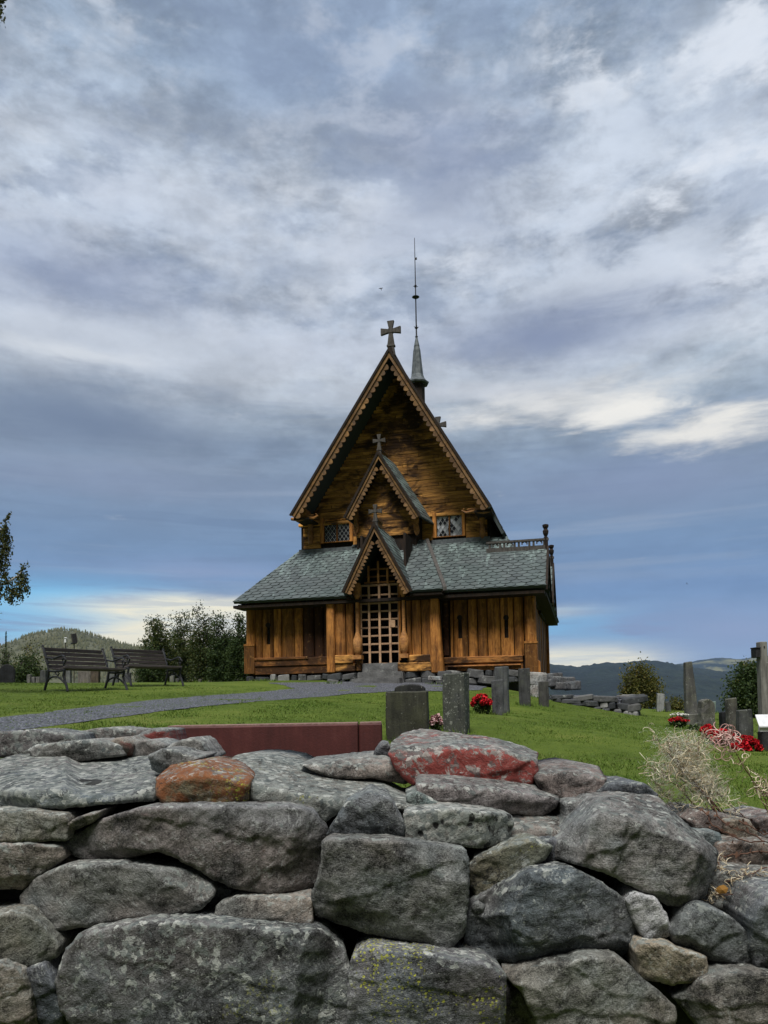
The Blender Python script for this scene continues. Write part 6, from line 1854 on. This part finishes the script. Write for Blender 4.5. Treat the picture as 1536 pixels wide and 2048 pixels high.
flowers("dark red flower clump left of the faded curled plume, nearest the rough stone", 1398, 1428, 1448, 1478, 10.8, 2, n=1100)
flowers("red flower clump directly behind the pinkish curled plume", 1412, 1466, 1456, 1494, 10.0, 3, n=1600)
flowers("wide dark red flower clump before the white spotted gravestone", 1458, 1518, 1470, 1514, 9.4, 4, n=2000)
flowers("small red flowers at the lectern sign's left foot", 1512, 1526, 1480, 1500, 9.6, 5, n=350, leaf_n=300)
flowers("low wreath of dull red and green left of the stone stele", 1336, 1374, 1434, 1448, 14, 6, n=350, leaf_n=900)
flowers("white flowers standing over the dull red wreath", 1338, 1376, 1424, 1436, 14.2, 7, petal=M_PETAL_W, n=90, leaf_n=200, size=.035, group="pale flowers on the graves")
flowers("faded pink and white flowers between two lichened gravestones", 858, 884, 1426, 1462, 9.2, 8, petal=M_PETAL_P, n=420, leaf_n=420, size=.04, group="pale flowers on the graves")
flowers("leafy green plant at the foot of the stone stele", 1372, 1398, 1448, 1462, 12.6, 9, n=6, leaf_n=900, size=.05, group="pale flowers on the graves")

# ------------------------------------------------------------------ dry willowherb at the wall's right end
M_STEM = material("dry_stem", lambda t, b: t.put(b.inputs['Base Color'], t.ramp(t.noise(t.coord('Object'), 30, 4, .6), [(.3, (.045, .020, .014)), (.7, (.13, .070, .045))])))
M_CURL = material("dry_seed_curl", lambda t, b: t.put(b.inputs['Base Color'], t.ramp(t.island(), [(0, (.24, .18, .10)), (.5, (.48, .40, .27)), (1, (.68, .62, .48))])))
M_CURL_P = material("pink_seed_curl", lambda t, b: t.put(b.inputs['Base Color'], t.ramp(t.island(), [(0, (.38, .20, .17)), (.6, (.58, .38, .34)), (1, (.66, .54, .46))])))
M_FLUFF = material("seed_fluff", m_leaf([(0, (.50, .50, .47)), (1, (.72, .73, .72))], .5))
def curl(mb, p, rng, r, rad):
    """one split pod curling back on itself"""
    a = Vector((rng.gauss(0, 1), rng.gauss(0, .6), rng.gauss(.2, 1))).normalized(); b = a.cross(Vector((rng.gauss(0, 1), rng.gauss(0, 1), rng.gauss(0, 1)))).normalized()
    t0 = rng.uniform(1.4, 4.6); pts = []
    for k in range(9):
        f = k / 8; an = t0 * f; q = r * (1 - .45 * f)
        pts.append(p + a * (q * math.sin(an)) + b * (q * (1 - math.cos(an))) + a * r * .6 * f)
    mb.tube(pts, [rad * (1.1 - .8 * k / 8) for k in range(9)], 4)
def willowherb(label, stems, seed, mat, per=34, r=(.010, .030), rad=.0013, fluff=250, upper=.45, group=None, name="dry_willowherb", sp=.014):
    rng = random.Random(seed); rs = np.random.RandomState(seed)
    o = empty(name, stems[0][0], 0, label, "dry plant", group)
    base = Vector(stems[0][0])
    st = MB(); cu = MB(); fl = []
    for pts in stems:
        P = [Vector(p) - base for p in pts]
        Q = []
        for k in range(13):                                         # smooth run through the given points
            f = k / 12 * (len(P) - 1); i = min(int(f), len(P) - 2); q = P[i].lerp(P[i + 1], f - i)
            Q.append(q + Vector((rng.gauss(0, .002), rng.gauss(0, .002), rng.gauss(0, .002))))
        st.tube(Q, [.0026 * (1 - .7 * k / 12) for k in range(13)], 5)
        for k in range(per):
            f = upper + (1 - upper) * rng.random() ** .8; i = min(int(f * 12), 11); q = Q[i].lerp(Q[i + 1], f * 12 - i)
            e = q + Vector((rng.gauss(0, sp), rng.gauss(0, sp), rng.gauss(.004, sp)))
            st.tube([q, e], [.0009, .0007], 3)
            curl(cu, e, rng, rng.uniform(*r), rad)
            if rng.random() < .5: curl(cu, e, rng, rng.uniform(*r), rad)
            for _ in range(fluff // per): fl.append(tuple(e + Vector((rng.gauss(0, .016), rng.gauss(0, .016), rng.gauss(.006, .016)))))
    st.build("stem", M_STEM, o); cu.build("seed_curls", mat, o)
    if fl:
        V, Fc = leaf_quads(np.array(fl), .020, rs, 0, .035); mesh_np("fluff", V, Fc, M_FLUFF, o)
    return o
dW = 2.85
S_ = lambda *pts: [at(x, y, dd) for x, y, dd in pts]
willowherb("pale tangled dry willowherb with fluffy curls at the wall's right end",
           [S_((1478, 1668, dW), (1420, 1600, dW - .05), (1360, 1535, dW), (x, y, dW + k * .03)) for k, (x, y) in enumerate([(1312, 1474), (1334, 1482), (1352, 1468)])] +
           [S_((1470 - 8 * k, 1660, dW + .05), (1430 - 6 * k, 1600, dW), (1395 - 8 * k, 1540, dW), (x, y, dW + .02 * k)) for k, (x, y) in enumerate([(1398, 1474), (1412, 1492), (1372, 1486), (1386, 1480), (1345, 1512)])] +
           [S_((1450, 1655, dW), (1390, 1612, dW), (1340, 1560, dW), (1302, 1530, dW)), S_((1440, 1650, dW), (1380, 1620, dW + .05), (1330, 1590, dW + .05), (1308, 1560, dW + .03)), S_((1520, 1660, dW), (1470, 1620, dW), (1430, 1580, dW), (1415, 1540, dW))],
           31, M_CURL, per=42, r=(.012, .042), rad=.0013, fluff=1100, upper=.30, sp=.020)
willowherb("single arching dry stem tipped with pinkish curls in front of red flowers",
           [S_((1600, 1760, 2.7), (1545, 1640, 2.75), (1500, 1555, 2.8), (1468, 1500, 2.8), (1448, 1478, 2.8))], 32, M_CURL_P, per=52, r=(.014, .042), rad=.0019, fluff=0, upper=.86, sp=.018)
willowherb("thin green tinged dry stem with sparse hooked curls at the right edge",
           [S_((1640, 1800, 2.72), (1560, 1660, 2.72), (1520, 1580, 2.74), (1476, 1516, 2.78)), S_((1650, 1700, 2.8), (1560, 1640, 2.8), (1532, 1590, 2.8), (1522, 1562, 2.8))], 33, M_CURL, per=16, r=(.016, .034), rad=.0016, fluff=0, upper=.55, sp=.012)
willowherb("withered white curls and reddish stalks lying over the brown stones",
           [S_((1560, 1790, 2.45), (1500, 1775, 2.42), (1440, 1740, 2.45), (1428, 1700, 2.5)), S_((1590, 1740, 2.4), (1530, 1735, 2.42), (1480, 1755, 2.42), (1450, 1765, 2.42)), S_((1580, 1780, 2.35), (1500, 1790, 2.35), (1450, 1790, 2.38), (1405, 1790, 2.38))], 34, M_CURL, per=26, fluff=52, upper=.2, sp=.012, r=(.008, .022))
def vine(label, runs, seed):
    rng = random.Random(seed)
    o = empty("dead_vine", runs[0][0], 0, label, "dead vine", "dead vines on the brown stones")
    m = MB(); lf = []
    for pts in runs:
        P = [Vector(p) - Vector(runs[0][0]) for p in pts]; Q = []
        for k in range(15):
            f = k / 14 * (len(P) - 1); i = min(int(f), len(P) - 2); Q.append(P[i].lerp(P[i + 1], f - i) + Vector((rng.gauss(0, .004), rng.gauss(0, .003), rng.gauss(0, .004))))
        m.tube(Q, .0024, 5)
        for k in range(16):
            q = rng.choice(Q); lf.append(tuple(q + Vector((rng.gauss(0, .008), rng.gauss(-.004, .004), rng.gauss(0, .008)))))
    m.build("stem", M_STEM, o)
    V, Fc = leaf_quads(np.array(lf), .022, np.random.RandomState(seed), 0, .5); mesh_np("withered_leaves", V, Fc, M_STEM, o)
vine("dark dead vine trailing from the pale plant down the brown stones", [S_((1405, 1622, 2.66), (1440, 1662, 2.6), (1490, 1683, 2.56), (1560, 1686, 2.56)), S_((1425, 1615, 2.66), (1452, 1650, 2.62), (1500, 1668, 2.6), (1570, 1700, 2.55))], 41)
vine("dead reddish vine crossing the brown stones lower down", [S_((1440, 1710, 2.5), (1480, 1712, 2.48), (1530, 1700, 2.48), (1600, 1690, 2.5)), S_((1480, 1640, 2.6), (1510, 1660, 2.56), (1536, 1672, 2.54), (1580, 1650, 2.6))], 42)
def build_leaf():
    m = MB(); p = at(1442, 1779, 2.36)
    m.add([(-.020, 0, 0), (-.008, -.004, .012), (.010, .002, .014), (.022, -.003, .004), (.012, -.008, -.010), (-.008, -.004, -.012), (0, -.010, .001)], [(0, 1, 6), (1, 2, 6), (2, 3, 6), (3, 4, 6), (4, 5, 6), (5, 0, 6)])
    tag(m.build("fallen_leaf", material("yellow_leaf", lambda t, b: t.put(b.inputs['Base Color'], (.20, .10, .02))), loc=p), "single ochre fallen leaf lying under the withered stalks", "leaf")
build_leaf()

# ------------------------------------------------------------------ grass blades on the nearer lawn
def build_grass():
    rs = np.random.RandomState(3); n = 190000
    d = 3.25 * (19 / 3.25) ** rs.uniform(0, 1, n) ** .85; ax = rs.uniform(-.56, .60, n)
    x = ax * d; y = d
    keep = (y > 3.2) & ~((x > -1.3) & (x < .1) & (y > 3.9) & (y < 4.35))
    x, y, d = x[keep], y[keep], d[keep]
    return x, y, d, rs
def blades():
    x, y, d, rs = build_grass()
    # keep off the gravel
    P = bpy.data.objects['gravel_path'].data
    co = np.zeros(len(P.vertices) * 3); P.vertices.foreach_get('co', co); co = co.reshape(-1, 3)[:, :2]
    # coarse occupancy of the path
    g = set((int(a // .14), int(b // .14)) for a, b in co)
    g2 = set(); 
    for a, b in g:
        for i in (0,):
            for j in (0,): g2.add((a + i, b + j))
    k = np.array([(int(a // .14), int(b // .14)) not in g2 for a, b in zip(x, y)])
    x, y, d = x[k], y[k], d[k]
    z = ground_np(x, y) - .004
    # longer tufts left by the mower round the stones, and scattered clumps
    tx, ty, th = [], [], []
    for o in SC.objects:
        if o.parent is None and o.name.split('.')[0] in ('gravestone', 'stone_stele', 'timber_post', 'lectern_sign', 'rock', 'flower_bush') and o.location.y < 24:
            k = 70
            a = rs.uniform(0, 6.28, k); r = rs.uniform(.12, .26, k)
            tx.append(o.location.x + r * np.cos(a)); ty.append(o.location.y + r * np.sin(a) * .7); th.append(rs.uniform(.03, .10, k))
    for _ in range(110):
        dd = rs.uniform(4, 15); k = 16; cx = rs.uniform(-.5, .58) * dd
        tx.append(cx + rs.normal(0, .03, k)); ty.append(dd + rs.normal(0, .03, k)); th.append(rs.uniform(.02, .05, k))
    for _ in range(130):
        cx = rs.uniform(.25, 2.4); k = 22
        tx.append(cx + rs.normal(0, .03, k)); ty.append(3.35 + rs.uniform(0, .5) + rs.normal(0, .03, k)); th.append(rs.uniform(.05, .14, k))
    n0 = len(x)
    x = np.r_[x, np.concatenate(tx)]; y = np.r_[y, np.concatenate(ty)]; d = np.hypot(x, y)
    z = ground_np(x, y) - .004
    n = len(x)
    h = rs.uniform(.008, .024, n) * (1 + .5 * (rs.uniform(0, 1, n) > .95)); h[n0:] = np.concatenate(th); w = .0028 * (1 + d * .12)
    an = rs.uniform(0, 6.28, n); le = rs.uniform(.1, .8, n); la = rs.uniform(0, 6.28, n)
    dx, dy = np.cos(an) * w, np.sin(an) * w
    B = np.stack([x, y, z], 1)
    V = np.stack([B + np.stack([-dx, -dy, 0 * z], 1), B + np.stack([dx, dy, 0 * z], 1), B + np.stack([np.cos(la) * le * h, np.sin(la) * le * h, h], 1)], 1).reshape(-1, 3)
    o = mesh_np("grass", V, np.arange(3 * n).reshape(n, 3), M_BLADE)
    tag(o, "short green grass of the churchyard lawn", kind='stuff')
def m_blade(t, b):
    i = t.island(); p = t.coord('Object')
    n = t.noise(p, .9, 5, .6, .4)
    c = t.ramp(t.math('FRACT', i * .5 + t.step(n, .3, .7) * .5), [(0, (.052, .090, .012)), (.4, (.076, .132, .018)), (.75, (.104, .154, .026)), (1, (.155, .165, .050))])
    t.put(b.inputs['Base Color'], c); b.inputs['Roughness'].default_value = .6; b.inputs['Specular IOR Level'].default_value = .15
M_BLADE = material("grass_blades", m_blade)
blades()

# ------------------------------------------------------------------ birds
def bird(label, px, py, d, span, bank):
    p = at(px, py, d); m = MB()
    m.lathe([(.004, -.5), (.05, -.38), (.085, -.1), (.07, .12), (.045, .2), (.01, .27)], 0, 0, 8)
    m.add([(-.07, .0, -.5), (.07, 0, -.5), (.03, 0, -.25), (-.03, 0, -.25), (-.07, .012, -.52), (.07, .012, -.52), (.03, .012, -.25), (-.03, .012, -.25)], [(0, 1, 2, 3), (7, 6, 5, 4), (0, 4, 5, 1), (1, 5, 6, 2), (2, 6, 7, 3), (3, 7, 4, 0)])
    for s in (-1, 1):
        pl = [(s * .04, .10), (s * .28, .17), (s * .5, .05), (s * .30, .0), (s * .05, -.10)]
        m.prism(pl, 'y', -.012, .012)
    o = m.build("bird", M_BLACK, loc=p, smooth=False)
    o.scale = (span, span, span); o.rotation_euler = (R(-20), bank, 0)
    return tag(o, label, "bird", "birds in the sky")
bird("dark bird gliding in the sky left of the long roof rod", 762, 577, 34, .22, R(-8))
bird("tiny distant dark bird low in the sky right of the church", 1374, 1167, 60, .18, R(60))

# ------------------------------------------------------------------ air
def build_haze():
    m = MB(); m.box(-7800, 7800, -150, 8200, -100, 640)
    h = bpy.data.materials.new("haze_air"); h.use_nodes = True
    t = h.node_tree; t.nodes.clear()
    out = t.nodes.new('ShaderNodeOutputMaterial'); v = t.nodes.new('ShaderNodeVolumePrincipled')
    v.inputs['Color'].default_value = (.42, .62, .98, 1); v.inputs['Density'].default_value = 0.00004; v.inputs['Anisotropy'].default_value = .2
    t.links.new(v.outputs[0], out.inputs['Volume'])
    tag(m.build("haze", h), "thin blue air over the valley", kind='stuff')
build_haze()
